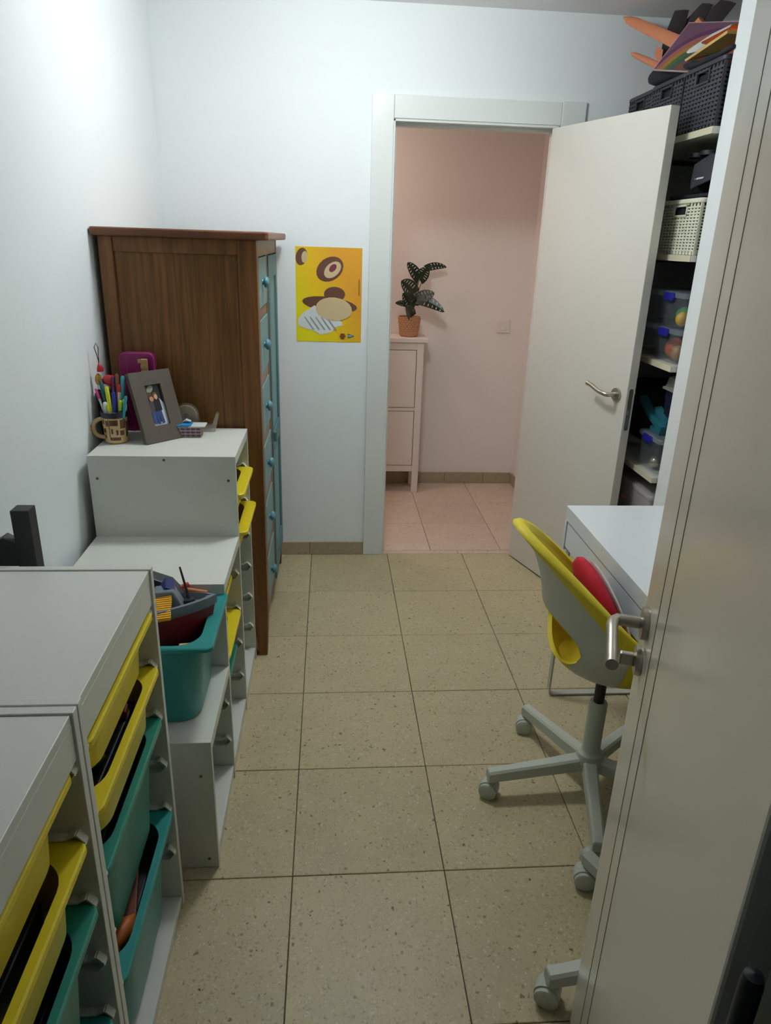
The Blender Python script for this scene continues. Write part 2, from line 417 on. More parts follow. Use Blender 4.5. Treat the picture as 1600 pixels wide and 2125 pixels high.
def narrow_frame(y0, y1, label):
    """46 cm frame, 30 cm deep, its open front facing +x"""
    xb, xf, H = -.668, -.3595, .925
    r = thing('storage_frame', label, 'storage frame', ((xb+xf)/2, (y0+y1)/2, 0), group='open storage frames along the left wall')
    ox, oy = (xb+xf)/2, (y0+y1)/2
    B = lambda a, b, c, d, e, f: bx(a-ox, b-ox, c-oy, d-oy, e, f)
    t = .0165
    B(xb, xf, y0, y0+t, 0, H).build('side_panel', M_lam, r, bevel=.0012)
    B(xb, xf, y1-t, y1, 0, H).build('side_panel', M_lam, r, bevel=.0012)
    B(xb, xf-.004, y0+t+.001, y1-t-.001, H-.020, H-.003).build('top_panel', M_lam, r, bevel=.0012)
    B(xf-.022, xf-.004, y0+t, y1-t, H-.080, H-.020).build('front_rail', M_lam, r, bevel=.001)
    B(xb+.01, xf-.003, y0+t, y1-t, .016, .033).build('bottom_shelf', M_lam, r, bevel=.001)
    B(xf-.020, xf-.005, y0+t, y1-t, .001, .016).build('plinth', M_lam, r)
    B(xb, xb+.005, y0+t, y1-t, .03, H-.02).build('back_panel', M_lam, r)
    for k in range(6):
        z = .190+.1288*k
        rail(r, y0+t-oy, 1, z, xb+.02-ox, xf-.006-ox); rail(r, y1-t-oy, -1, z, xb+.02-ox, xf-.006-ox)
    return r
narrow_frame(.876, 1.336, 'tall narrow white storage frame next to the stepped unit, two yellow bins on top')
narrow_frame(.408, .872, 'tall narrow white storage frame nearest the camera at lower left')

S0, S1, SXB, SXF = 1.434, 2.448, -.729, -.288
def stepped_unit():
    r = thing('stepped_storage_frame', 'white storage frame built like three stairs against the wardrobe', 'storage frame', (SXB, S0, 0))
    B = lambda a, b, c, d, e, f: bx(a-SXB, b-SXB, c-S0, d-S0, e, f)
    P = [1.434, 1.767, 2.103, 2.432]; Hs = [.402, .402, .664, .927]; Ht = [.402, .664, .927, .927]; t = .0165
    for i, y in enumerate(P):
        h = Ht[i]
        B(SXB, SXF, y, y+t, 0, h).build('side_panel', M_lam, r, bevel=.0012)
    for i in range(3):
        y0, y1, h = P[i]+t, P[i+1]+(0 if i < 2 else 0), Ht[i]
        B(SXB, SXF, y0, y1, h-.03, h-.0005).build('step_top', M_lam, r, bevel=.001)
        B(SXB, SXB+.006, y0, y1, .05, h-.03).build('back_panel', M_lam, r)
        B(SXB+.01, SXF-.002, y0, y1, .030, .048).build('bottom_shelf', M_lam, r, bevel=.001)
        B(SXF-.02, SXF-.004, y0, y1, .001, .030).build('plinth', M_lam, r)
        for z in [.154+.1288*k for k in range(6)]:
            if z < h-.06:
                rail(r, y0-S0, 1, z, .03, SXF-.006-SXB); rail(r, y1-S0, -1, z, .03, SXF-.006-SXB)
    m = mat('screw_head', rgb(110, 110, 104), .35, metal=.8)
    for (x, y, z) in ((-.502, 2.103, .915), (-.705, 2.103, .855), (-.312, 2.103, .850), (-.502, 1.767, .655), (-.318, S0, .30), (-.312, S0, .03), (-.5, S0, .39)):
        MB().lathe([(.0, -.0012), (.0042, -.001), (.0042, .0005)], 12, (x-SXB, y-S0, z), 'y').build('screw', m, r)
    return r
stepped_unit()

# ---------------- bins
def make_bin(H, m, name, label, loc, along='y', group='storage bins'):
    """42 x 30 cm drawer bin; origin under its rim centre on the bin floor; long side on local x"""
    r = thing(name, label, 'bin', loc, PI/2 if along == 'y' else 0, group=group)
    L, W = .415, .296
    e = rrect(L-.085, W-.026, .07, 0)
    def ring(sl, sw, rad, z): return rrect(sl, sw, rad, z, 7)
    body = MB()
    lo = .86 if H > .15 else .92
    outr = [ring((L-.058)*lo, (W-.022)*lo, .05, .0), ring((L-.058)*lo+.01, (W-.022)*lo+.01, .055, .006), ring(L-.060, W-.022, .062, H-.012), ring(L-.060, W-.022, .062, H-.003)]
    inr = [ring(L-.065, W-.027, .06, H-.003), ring((L-.063)*lo, (W-.027)*lo, .05, .008), ring((L-.063)*lo-.02, (W-.027)*lo-.02, .04, .004)]
    body.loft(outr+inr, True, True)
    body.build('tub', m, r, smooth=40)
    rim = MB()
    rr = [ring(L-.065, W-.027, .06, H-.006), ring(L-.065, W-.027, .06, H-.001), ring(L-.070, W-.030, .06, H+.0015), ring(L-.006, W-.006, .018, H+.0015), ring(L, W, .020, H-.001), ring(L+.001, W+.001, .020, H-.010), ring(L-.003, W-.003, .020, H-.010), ring(L-.006, W-.006, .018, H-.004), ring(L-.056, W-.02, .066, H-.004)]
    rim.loft(rr+[rr[0]], False, False)
    rim.build('rim', m, r, smooth=35)
    return r
g = 'bins in the storage frames'
YB1, YB2 = (.876+1.336)/2, (.408+.872)/2
zr = [.190+.1288*k for k in range(6)]
XB = -.512
make_bin(.10, M_yel, 'shallow_bin', 'shallow yellow bin in the top slot of the frame beside the stepped unit', (XB+.004, YB1, zr[5]-.101), group=g)
make_bin(.10, M_yel, 'shallow_bin', 'shallow yellow bin, second slot of the frame beside the stepped unit', (XB+.006, YB1, zr[4]-.103), group=g)
make_bin(.23, M_teal, 'deep_bin', 'deep green bin, upper one in the frame beside the stepped unit', (XB+.002, YB1, zr[3]-.233), group=g)
make_bin(.23, M_teal2, 'deep_bin', 'deep blue-green bin with toys, lower one in the frame beside the stepped unit', (XB+.006, YB1, zr[1]-.233), group=g)
make_bin(.10, M_yel, 'shallow_bin', 'shallow yellow bin in the top slot of the nearest frame', (XB-.002, YB2, zr[5]-.101), group=g)
make_bin(.10, M_yel, 'shallow_bin', 'shallow yellow bin, second slot of the nearest frame', (XB+.004, YB2, zr[4]-.103), group=g)
make_bin(.23, M_teal, 'deep_bin', 'deep green bin, upper one in the nearest frame', (XB+.006, YB2, zr[3]-.233), group=g)
make_bin(.23, M_teal2, 'deep_bin', 'deep blue-green bin, lower one in the nearest frame at the bottom edge', (XB+.002, YB2, zr[1]-.233), group=g)
C3 = (2.103+.0165+2.432)/2; C2 = (1.767+.0165+2.103)/2; C1 = (1.434+.0165+1.767)/2
zs = [.154+.1288*k for k in range(6)]
XS = -.722+.215
make_bin(.10, M_yel, 'shallow_bin', 'yellow bin with grey tools, topmost in the tallest stair bay', (XS+.030, C3, zs[5]-.103+.0), 'x', g)
make_bin(.10, M_yel, 'shallow_bin', 'yellow bin with brown wooden pieces, second in the tallest stair bay', (XS+.036, C3, zs[4]-.103), 'x', g)
make_bin(.23, M_teal, 'deep_bin', 'green bin under the yellow ones in the tallest stair bay', (XS-.02, C3, zs[3]-.233), 'x', g)
make_bin(.10, M_yel, 'shallow_bin', 'yellow bin pushed into the middle stair bay, upper slot', (XS-.012, C2, zs[3]-.103), 'x', g)
make_bin(.10, M_yel, 'shallow_bin', 'yellow bin in the middle stair bay, below the other yellow one', (XS+.010, C2, zs[2]-.103), 'x', g)
make_bin(.23, M_teal, 'deep_bin', 'green bin at the bottom of the middle stair bay', (XS-.004, C2, zs[1]-.233+.135), 'x', g) if False else None
make_bin(.10, M_teal, 'shallow_bin', 'shallow green bin in the lowest slots of the middle stair bay', (XS-.006, C2, zs[1]-.103), 'x', g)
make_bin(.23, M_teal, 'deep_bin', 'green bin inside the lowest stair bay', (XS-.006, C1, zs[1]+.03-.233), 'x', g)
TB = make_bin(.23, M_teal2, 'deep_bin', 'large blue-green bin holding a toy boat, standing on the lowest step', (-.487, 1.634, .4025), 'x', g)

# ---------------- toys
def toy(name, label, m, mb, loc, rz=0, cat='toy', smooth=None, bevel=0, rot=None):
    o = mb.build(name, m, None, smooth=smooth, bevel=bevel); o.location = loc; o.rotation_euler = rot or (0, 0, rz)
    return tag(o, label, cat)
# toy boat (bow towards +x)
bt = thing('toy_boat', 'toy boat with dark red hull and grey deck lying in the blue-green bin', 'toy', (-.452, 1.618, .553), rot=(math.radians(-12), math.radians(-5), math.radians(10)))
bt.scale = (1.12, 1.12, 1.1)
def hull(sc, z, n=16):
    ring = []
    for i in range(n+1):
        t = i/n; x = -.15+.30*t; wd = .088*(1-t**3.2)**.8
        ring.append((x*sc, wd*sc, z))
    return ring+[(x, -y, z) for x, y, z in ring[::-1]]
hb = MB(); hb.loft([hull(.62, 0), hull(.8, .02), hull(.95, .06), hull(1.0, .085)]); hb.build('hull', mat('dark_red_plastic', rgb(110, 22, 28), .4), bt, smooth=35)
dk = MB(); dk.loft([hull(1.0, .085), hull(1.04, .09), hull(1.05, .108), hull(.97, .110), hull(.93, .094)], False, True); 
mgr = mat('grey_boat_plastic', rgb(112, 122, 132), .4); dk.build('gunwale', mgr, bt, smooth=35)
cb = MB(); cb.prism([(0, 0), (.075, 0), (.055, .045), (.012, .05)], (.01, -.03, .094), (1, 0, 0), (0, 0, 1), (0, .06, 0)); cb.build('cabin', mgr, bt, bevel=.004)
MB().tube([(.095, .0, .095), (.092, .004, .13), (.085, .008, .185)], [.004, .003, .0022], 8).build('antenna', M_black, bt, smooth=60)
MB().lathe([(.013, 0), (.013, .012), (.006, .014)], 14, (.095, 0, .094)).build('antenna_base', M_black, bt, smooth=40)
mb = MB(); mb.lathe([(.004, -.004), (.009, -.004), (.009, .004), (.004, .004), (.004, -.004)], 16, (.142, 0, .103)); mb.build('tow_ring', mgr, bt, smooth=40)
for p in ((-.02, .02), (.0, -.02), (-.045, .0)):
    MB().ball((p[0], p[1], .115), (.016, .014, .022)).build('crew_figure', M_black, bt, smooth=60)
# brick plate with ribs
yp = thing('yellow_ribbed_plate', 'yellow ribbed toy plate leaning in the boat bin', 'toy', (-.432, 1.590, .684), rot=(math.radians(16), math.radians(-4), .12))
MB().box(-.04, .04, -.045, .045, 0, .006).build('plate', mat('amber_plastic', rgb(232, 176, 24), .4), yp, bevel=.001)
rb = MB()
for i in range(12): rb.box(-.04, .04, -.044+.0075*i, -.040+.0075*i, .006, .0095)
rb.build('ribs', MATS['amber_plastic'], yp, kind='stuff')
toy('blue_toy_wedge', 'dark blue toy wedge beside the yellow ribbed plate', mat('navy_plastic', rgb(32, 44, 104), .4), MB().prism([(0, 0), (.03, 0), (.04, .05), (.018, .065), (-.005, .035)], (0, 0, 0), (1, 0, 0), (0, 0, 1), (0, .06, 0)), (-.432, 1.640, .655), .2, bevel=.003)
toy('charcoal_toy_arm', 'charcoal hinged toy arm sticking up at the rim of the boat bin', mat('charcoal_plastic', rgb(56, 58, 68), .45), MB().prism([(-.075, .0), (-.05, .03), (.03, -.005), (.07, -.06), (.05, -.075), (.0, -.035), (-.06, -.012)], (0, 0, 0), (1, 0, 0), (0, 0, 1), (0, .05, 0)), (-.445, 1.70, .700), .1, bevel=.004)
toy('red_toy_strip', 'red toy strip beside the charcoal arm in the boat bin', mat('red_plastic', rgb(190, 52, 40), .4), MB().tube([(-.08, 0, .03), (-.03, .01, .02), (.02, 0, .005), (.06, .02, .012)], .008, 8), (-.44, 1.735, .655), .1, smooth=60)
toy('orange_toy_strip', 'orange toy strip under the red strip in the boat bin', mat('pale_orange_plastic', rgb(214, 128, 84), .4), MB().tube([(-.06, 0, .0), (0, .012, .01), (.07, .0, .004)], .007, 8), (-.40, 1.74, .648), 0, smooth=60)
toy('cream_toy_brick', 'cream toy brick at the front corner of the boat bin', mat('cream_plastic', rgb(206, 184, 120), .5), bx(-.02, .02, -.01, .01, 0, .012), (-.345, 1.522, .612), .1, bevel=.002)
toy('blue_toy_tube', 'blue toy tube by the yellow plate in the boat bin', mat('blue_plastic', rgb(34, 86, 160), .4), MB().tube([(0, 0, 0), (0, 0, .08)], .013, 12), (-.47, 1.535, .60), 0, smooth=50)
# fillers under the boat
toy('black_toy_case', 'black toy case under the boat in the blue-green bin', M_black, bx(-.14, .14, -.09, .09, 0, .10), (-.487, 1.634, .410), 0, bevel=.01)

# loose toys in the other bins
def lumps(spec):
    for nm, lab, m, kind, dims, loc, rz in spec:
        mb = MB()
        if kind == 'box': mb.box(-dims[0]/2, dims[0]/2, -dims[1]/2, dims[1]/2, 0, dims[2])
        elif kind == 'ball': mb.ball((0, 0, dims[2]), dims, 14, 10)
        elif kind == 'tube': mb.tube([(-dims[0]/2, 0, dims[1]), (0, dims[2], dims[1]*1.6), (dims[0]/2, 0, dims[1])], dims[1], 8)
        elif kind == 'fish': mb.loft([[(x, wy*math.cos(a), .02+wz*math.sin(a)) for a in [2*PI*i/10 for i in range(10)]] for x, wy, wz in ((-.06, .004, .02), (-.035, .006, .008), (0, .02, .022), (.035, .018, .018), (.055, .004, .004))])
        toy(nm, lab, m, mb, loc, rz, smooth=None if kind == 'box' else 50, bevel=.003 if kind == 'box' else 0)
mo = mat('orange_toy_plastic', rgb(204, 112, 44), .45); mbr = mat('brown_toy_wood', rgb(122, 66, 36), .5); mgn = mat('olive_toy_plastic', rgb(74, 92, 44), .5)
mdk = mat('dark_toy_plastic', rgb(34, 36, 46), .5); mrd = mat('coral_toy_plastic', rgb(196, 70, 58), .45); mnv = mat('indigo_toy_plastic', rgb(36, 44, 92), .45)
zy = lambda k, H: zr[k]-H
b1 = zy(1, .225); b3 = zy(3, .225); b4 = zy(4, .093)
lumps([
 ('toy_fish', 'orange toy fish in the lowest deep bin beside the stepped unit', mo, 'fish', 0, (-.41, 1.02, b1+.16), 1.2),
 ('wooden_toy_plank', 'brown wooden toy plank in the lowest deep bin beside the stepped unit', mbr, 'box', (.05, .16, .02), (-.43, 1.15, b1+.15), .2),
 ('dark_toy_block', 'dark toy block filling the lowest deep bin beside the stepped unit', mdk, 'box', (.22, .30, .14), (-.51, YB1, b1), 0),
 ('maroon_toy_cup', 'maroon striped toy cup at the near end of the lowest deep bin', mat('maroon_toy_plastic', rgb(110, 40, 44), .5), 'ball', (.035, .035, .03), (-.43, .985, b1+.141), 0),
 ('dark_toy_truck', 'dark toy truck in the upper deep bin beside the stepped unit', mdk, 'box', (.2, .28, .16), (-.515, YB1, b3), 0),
 ('indigo_toy_wheel', 'indigo toy wheel on the dark truck in the upper deep bin', mnv, 'ball', (.03, .03, .018), (-.45, 1.06, b3+.161), 0),
 ('olive_toy_vine', 'olive toy vine in the second yellow bin beside the stepped unit', mgn, 'tube', (.2, .012, .04), (-.47, 1.08, b4+.05), 1.5),
 ('olive_toy_frond', 'olive toy frond curling in the second yellow bin', mgn, 'tube', (.14, .01, .03), (-.43, 1.0, b4+.052), 1.2),
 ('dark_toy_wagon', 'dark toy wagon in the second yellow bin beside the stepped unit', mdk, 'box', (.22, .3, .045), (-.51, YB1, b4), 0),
 ('brown_toy_roof', 'brown toy roof at the far end of the second yellow bin', mbr, 'box', (.10, .06, .07), (-.45, 1.235, b4), .3) if False else
 ('brown_toy_roof', 'brown toy roof at the far end of the second yellow bin', mbr, 'box', (.10, .03, .02), (-.45, 1.20, b4+.046), .1),
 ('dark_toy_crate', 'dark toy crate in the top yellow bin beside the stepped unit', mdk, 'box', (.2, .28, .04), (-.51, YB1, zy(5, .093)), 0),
 ('coral_toy_shell', 'coral toy shell in the second yellow bin of the nearest frame', mrd, 'ball', (.035, .03, .02), (-.43, .58, b4+.046), 0),
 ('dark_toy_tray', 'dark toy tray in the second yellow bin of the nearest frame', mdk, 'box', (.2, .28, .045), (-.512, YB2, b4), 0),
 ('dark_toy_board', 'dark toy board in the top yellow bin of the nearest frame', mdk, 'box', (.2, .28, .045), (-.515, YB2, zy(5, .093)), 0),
 ('rust_toy_disc', 'rust coloured toy disc in the top yellow bin of the nearest frame', mo, 'ball', (.04, .04, .012), (-.45, .70, zy(5, .093)+.046), 0),
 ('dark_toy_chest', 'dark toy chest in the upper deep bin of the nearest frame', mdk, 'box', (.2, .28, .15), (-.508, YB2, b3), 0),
 ('grey_tool', 'grey toy tool in the top yellow bin of the tallest stair bay', mat('toy_grey', rgb(98, 98, 96), .5), 'tube', (.2, .012, .01), (-.40, C3, zs[5]-.085), .3),
 ('dark_tool', 'dark toy tool beside the grey one in the tallest stair bay', mdk, 'box', (.25, .12, .06), (-.48, C3, zs[5]-.097), .1),
 ('brown_wooden_brick', 'brown wooden bricks in the second yellow bin of the tallest stair bay', mbr, 'box', (.28, .2, .06), (-.48, C3, zs[4]-.097), 0),
])
# black thing standing behind the near frame against the wall
bo = thing('black_folded_stand', 'black folded stand leaning behind the narrow white frame by the left wall', 'stand', (-.70, 1.40, 0))
MB().box(.055, .092, -.015, .022, 0, 1.025).build('upright', M_black, bo, bevel=.002)
MB().prism([(-.05, .0), (.06, .0), (.055, .05), (.03, .065), (.015, .055), (-.05, .045)], (0, -.012, .90), (1, 0, 0), (0, 0, 1), (0, .03, 0)).build('clamp', M_black, bo, bevel=.002)
MB().box(-.06, .09, -.02, .03, 0, .03).build('foot', M_black, bo, bevel=.002)

# ---------------- wardrobe
WX0, WX1, WY0, WY1, WH = -.734, -.237, 2.452, 3.345, 1.545
wd = thing('wardrobe', 'brown stained wooden wardrobe with teal painted drawers and door by the left wall', 'wardrobe', (WX0, WY0, 0))
W = lambda a, b, c, d, e, f: bx(a-WX0, b-WX0, c-WY0, d-WY0, e, f)
tp = MB(); tp.prism([(-.748, 2.424), (-.204, 2.424), (-.196, 2.434), (-.196, 3.372), (-.735, 3.372)], (-WX0, -WY0, WH), (1, 0, 0), (0, 1, 0), (0, 0, .026))
tp.build('top', M_woodt, wd, bevel=.006, seg=3)
def legpost(x0, x1, y0, y1, name='corner_post', tx=0):
    m = MB(); zt = .22
    def R(a, b, c, d, z): return [(a-WX0, c-WY0, z), (b-WX0, c-WY0, z), (b-WX0, d-WY0, z), (a-WX0, d-WY0, z)]
    m.loft([R(x0+tx, x1-.008, y0, y1-.018, 0), R(x0+tx, x1-.008, y0, y1-.018, .003), R(x0, x1, y0, y1, zt), R(x0, x1, y0, y1, WH)])
    return m.build(name, M_wood, wd, bevel=.003)
legpost(WX1-.060, WX1, WY0, WY0+.06, tx=.018)
legpost(WX0, WX0+.045, WY0, WY0+.06)
legpost(WX1-.06, WX1, WY1-.045, WY1, tx=.018)
legpost(WX0, WX0+.045, WY1-.045, WY1)
W(WX0+.045, WX1-.060, WY0+.004, WY0+.03, WH-.047, WH).build('side_rail', M_wood, wd, bevel=.002)
W(WX0+.045, WX1-.060, WY0+.004, WY0+.03, .20, .27).build('side_rail', M_wood, wd, bevel=.002)
W(WX0+.040, WX1-.055, WY0+.012, WY0+.022, .25, WH-.04).build('side_panel', M_woodp, wd)
W(WX0+.01, WX1-.03, WY1-.03, WY1-.02, .2, WH).build('side_panel', M_woodp, wd)
W(WX0+.004, WX0+.012, WY0+.03, WY1-.03, .2, WH).build('back_panel', M_woodp, wd)
W(WX0+.01, WX1-.03, WY0+.03, WY1-.03, .19, .205).build('floor_panel', M_woodp, wd)
# front: top rail, drawer column, divider, door
W(WX1-.022, WX1-.002, WY0+.06, WY1-.045, WH-.052, WH).build('front_rail', M_woodr, wd, bevel=.001)
W(WX1-.022, WX1-.002, WY0+.06, WY1-.045, .165, .20).build('front_rail', M_woodr, wd, bevel=.001)
W(WX1-.022, WX1-.001, 2.808, 2.865, .20, WH-.052).build('divider', M_wood, wd, bevel=.001)
DT = [(1.490, 1.325), (1.285, 1.100), (1.055, .880), (.835, .660), (.610, .440), (.385, .205)]
for i, (a, b) in enumerate(DT):
    dr = W(WX1-.018, WX1+.000, WY0+.063, 2.806, b, a).build('drawer', M_blue, wd, bevel=.002)
    kn = MB(); kn.lathe([(.0, .0), (.010, .0), (.009, .004), (.017, .007), (.0195, .012), (.018, .018), (.011, .023), (0, .0245)], 18, (WX1-WX0, 2.635-WY0, (a+b)/2), 'x')
    kn.build('knob', mat('teal_knob_paint', rgb(92, 140, 150), .4), dr, smooth=45)
    if i < 5: W(WX1-.024, WX1-.003, WY0+.06, 2.825, DT[i+1][0]+.002, b-.002).build('drawer_rail', M_woodr, wd, bevel=.001)
dr = W(WX1-.022, WX1-.004, 2.868, WY1-.048, .135, WH-.056).build('door', M_blue, wd, bevel=.002)
for a in ((2.868, 2.925, .135, WH-.056), (WY1-.105, WY1-.048, .135, WH-.056), (2.925, WY1-.105, WH-.14, WH-.056), (2.925, WY1-.105, .135, .24), (2.925, WY1-.105, .70, .78)):
    W(WX1-.004, WX1+.004, *a).build('door_stile', M_blued, dr, bevel=.002)
W(WX1+.004, WX1+.018, 2.885, 2.898, .76, .80).build('door_pull', M_blued, dr, bevel=.003)
# ------------------------------------------------------------------ desk
DX0, DX1, DY0, DY1 = .80, 1.292, 1.10, 2.19
dk = thing('desk', 'white desk with a long drawer standing against the right wall', 'desk', (DX0, DY0, 0))
D = lambda a, b, c, d, e, f: bx(a-DX0, b-DX0, c-DY0, d-DY0, e, f)
D(DX0, DX1, DY0, DY1, .690, .740).build('desktop', M_deskw, dk, bevel=.002)
D(DX0, DX1, DY1-.018, DY1, .585, .690).build('end_panel', M_deskw, dk, bevel=.001)
D(DX0, DX1, DY0, DY0+.018, .585, .690).build('end_panel', M_deskw, dk, bevel=.001)
D(DX0+.003, DX0+.02, DY0+.022, DY1-.022, .598, .6845).build('drawer_front', M_deskw, dk, bevel=.0012)
D(DX0+.02, DX1-.02, DY0+.025, DY1-.025, .602, .66).build('drawer_tray', mat('dark_drawer_inside', rgb(120, 118, 112), .6), dk)
def leg_loop(y):
    m = MB(); hw = .0125; t = .006; pts = []
    path = [(.012, .585), (.008, .03)]
    for i in range(7):
        a = PI+PI/2*i/6; path.append((.034+.026*math.cos(a), .029+.026*math.sin(a)))
    for i in range(7):
        a = 1.5*PI+PI/2*i/6; path.append((.454+.026*math.cos(a), .029+.026*math.sin(a)))
    path += [(.480, .585)]
    rings = []
    for i, p in enumerate(path):
        a = Vector(path[max(0, i-1)]); b = Vector(path[min(len(path)-1, i+1)]); d = (b-a).normalized(); n = Vector((-d.y, d.x))*t
        rings.append([(p[0], y-hw, p[1]), (p[0]+n.x, y-hw, p[1]+n.y), (p[0]+n.x, y+hw, p[1]+n.y), (p[0], y+hw, p[1])])
    m.loft(rings); return m.build('leg_loop', M_deskm, dk, smooth=30)
leg_loop(DY1-.028-DY0); leg_loop(.028)
MB().tube([(.40, DY1-.06-DY0, .02), (.40, .5, .56)], .008, 8).build('brace', M_deskm, dk, smooth=50)

# ------------------------------------------------------------------ swivel chairs
def swivel_chair(label):
    r = thing('swivel_chair', label, 'chair', (.785, 1.68, 0), group='swivel chairs at the desk')
    # base
    hub = MB(); hub.lathe([(0, .075), (.030, .075), (.040, .085), (.043, .12), (.038, .140), (.029, .146), (.0265, .150), (.0265, .315), (.024, .320), (0, .320)], 28); hub.build('hub', M_grey, r, smooth=40)
    MB().lathe([(.0155, .318), (.0155, .458)], 18).build('gas_lift', M_black, r, smooth=40)
    MB().lathe([(0, .430), (.06, .433), (.065, .440), (.05, .452), (0, .454)], 24).build('seat_plate', M_grey, r, smooth=40)
    for k in range(5):
        a = math.radians(112+72*k); d = Vector((math.cos(a), math.sin(a), 0)); n = Vector((-d.y, d.x, 0))
        m = MB(); rings = []
        for s, zt, zb, wd in ((.030, .128, .085, .021), (.12, .117, .078, .019), (.27, .102, .066, .0165), (.312, .098, .064, .0165), (.3145, .095, .066, .0145)):
            c = d*s; e = .006
            rings.append([(*(c+n*wd).xy, zb), (*(c+n*wd).xy, zt-e), (*(c+n*(wd-e)).xy, zt), (*(c-n*(wd-e)).xy, zt), (*(c-n*wd).xy, zt-e), (*(c-n*wd).xy, zb)])
        m.loft(rings); lg = m.build('leg', M_grey, r, smooth=35)
        # twin wheel caster, trailing
        ca = a+random.uniform(-.9, .9) if k not in (0, 1) else a+(.9 if k == 0 else -.55)
        cd = Vector((math.cos(ca), math.sin(ca), 0)); cn = Vector((-cd.y, cd.x, 0)); cc = d*.296+cd*.010; cc.z = .0265
        cas = MB()
        pc = []
        for i in range(13):
            t = math.radians(-10+200*i/12); pc.append((.0285*math.cos(t), .0285*math.sin(t)+.002))
        cas.prism(pc, cc-cn*.014, cd, (0, 0, 1), cn*.028)
        cas.tube([d*.296+Vector((0, 0, .052)), d*.296+Vector((0, 0, .068))], .008, 10)
        co = cas.build('caster', M_grey, r, smooth=35)
        for sg in (-1, 1):
            wm = MB(); rr = []
            for rad, off in ((.012, .012), (.0262, .0125), (.0265, .014), (.0265, .023), (.022, .0265), (0, .0275)):
                rr.append([tuple(cc+cn*(sg*off)+cd*(rad*math.cos(2*PI*j/22))+Vector((0, 0, rad*math.sin(2*PI*j/22)))) for j in range(22)])
            wm.loft(rr, True, True); wm.build('wheel', M_grey, co, smooth=40)
    # shell: bucket with an oval hole low in the back.  phi = 0 is the back (-x)
    A, Bq, z0, z1, off, pw, ZB = .175, .222, .595, .874, -.02, 1.94, .446
    def rimz(p):
        ap = abs(p)
        z = z0+(z1-z0)*max(0, math.cos(math.radians(p)*.75))**pw
        if ap > 106:
            t = min(1, (ap-106)/30); t = t*t*(3-2*t); z = z+(.492-z)*t
        return z
    def pt(p, v, off_r=0.0, dz=0):
        zr = rimz(p); z = zr+(ZB-zr)*v
        rad = .30+.70*math.sqrt(max(0, 1-v**6))
        f = math.radians(p)
        ax = A+(.035 if abs(p) > 110 else 0)
        x = -(ax*rad+off_r)*math.cos(f)+off; y = (Bq*(.30+.70*math.sqrt(max(0, 1-v**2.6)))+off_r)*math.sin(f)
        x -= .095*min(1.2, max(0, (z-z0)/(z1-z0)))**2.2
        return (x, y, z+dz)
    HW = 48
    def vh(p):
        q_ = lambda z: (rimz(p)-z)/(rimz(p)-ZB)
        s = math.sqrt(max(0, 1-(p/HW)**2)); zc = .565 if abs(p) < HW else .565-.08*min(1, (abs(p)-HW)/50)
        return q_(zc+.072*s), q_(zc-.078*s)
    TH = .012
    white, yel = MB(), MB()
    def surf(mb, phis, vfun, offr, flip, n=9):
        rings = []
        for p in phis:
            va, vb = vfun(p); rings.append([pt(p, va+(vb-va)*i/n, offr(p, va+(vb-va)*i/n)) for i in range(n+1)])
        k = n+1; vs = [q for r_ in rings for q in r_]; fs = []
        for j in range(len(rings)-1):
            for i in range(n):
                f = (j*k+i, j*k+i+1, (j+1)*k+i+1, (j+1)*k+i)
                fs.append(f[::-1] if flip else f)
        mb.add(vs, fs)
    P1 = [-84+4*i for i in range(43)]                      # white outside
    Pall = [-180+4*i for i in range(91)]
    lip = .105
    def edge(p): return .052/(rimz(p)-ZB)
    o_ = lambda p, v: 0
    i_ = lambda p, v: -TH
    surf(white, P1, lambda p: (edge(p), vh(p)[0]), o_, False)
    PL = [p for p in P1 if p <= -36]; PM = [p for p in P1 if -36 <= p <= 36]; PR = [p for p in P1 if p >= 36]
    for pp in (PL, PR): surf(white, pp, lambda p: (vh(p)[1], 1), o_, False)
    surf(yel, PM, lambda p: (vh(p)[1], 1), o_, False)
    white.loft([[pt(p, .999) for p in P1][::-1], [pt(p, 1, -.02) for p in P1][::-1]], True, True)
    white.build('shell', M_grey, r, smooth=50)
    Pf = [p for p in range(84, 277, 4)]
    # yellow cover: inside, lips, front
    surf(yel, Pall, lambda p: (.0, vh(p)[0]), i_, True); surf(yel, Pall, lambda p: (vh(p)[1], 1), i_, True)
    surf(yel, [p if p <= 180 else p-360 for p in Pf], lambda p: (edge(p)*.9, 1), lambda p, v: .001, False)
    # rolled upper lip
    rings = []
    for p in Pall:
        e = edge(p); ring = []
        fl = .011 if abs(p) < 106 else .004
        for (v, ofr, dz) in ((e+.02, .001, 0), (e-.01, .006, 0), (e*.5, fl*1.0, 0), (.0, fl*1.4, 0), (-.005, fl*1.2, .005), (-.01, .0, .009), (-.005, -TH*.9, .006), (.01, -TH*1.5, 0), (.08, -TH*1.05, 0)):
            ring.append(pt(p, max(v, 0), ofr, dz))
        rings.append(ring)
    yel.loft(rings, False, False, loop=False)
    # hole edge
    for sgn in (0, 1):
        PP = [-HW+HW*2*i/40 for i in range(41)]
        yel.loft([[pt(p, vh(p)[sgn], .0015), pt(p, vh(p)[sgn], -TH)] for p in PP], False, False, loop=False)
    # seat floor
    yel.add([pt(p, 1, -TH, .012) for p in Pall[:-1]], [tuple(range(len(Pall)-1))])
    ring2 = [[pt(p, .93, -TH-.001) for p in Pall[:-1]], [(pt(p, 1, 0)[0]*.6, pt(p, 1, 0)[1]*.6, .470) for p in Pall[:-1]]]
    yel.loft(ring2, False, True)
    yel.build('seat_cover', M_yelc, r, smooth=50)
    return r
ch = swivel_chair('white swivel chair with a yellow seat cover and red cushion at the desk')
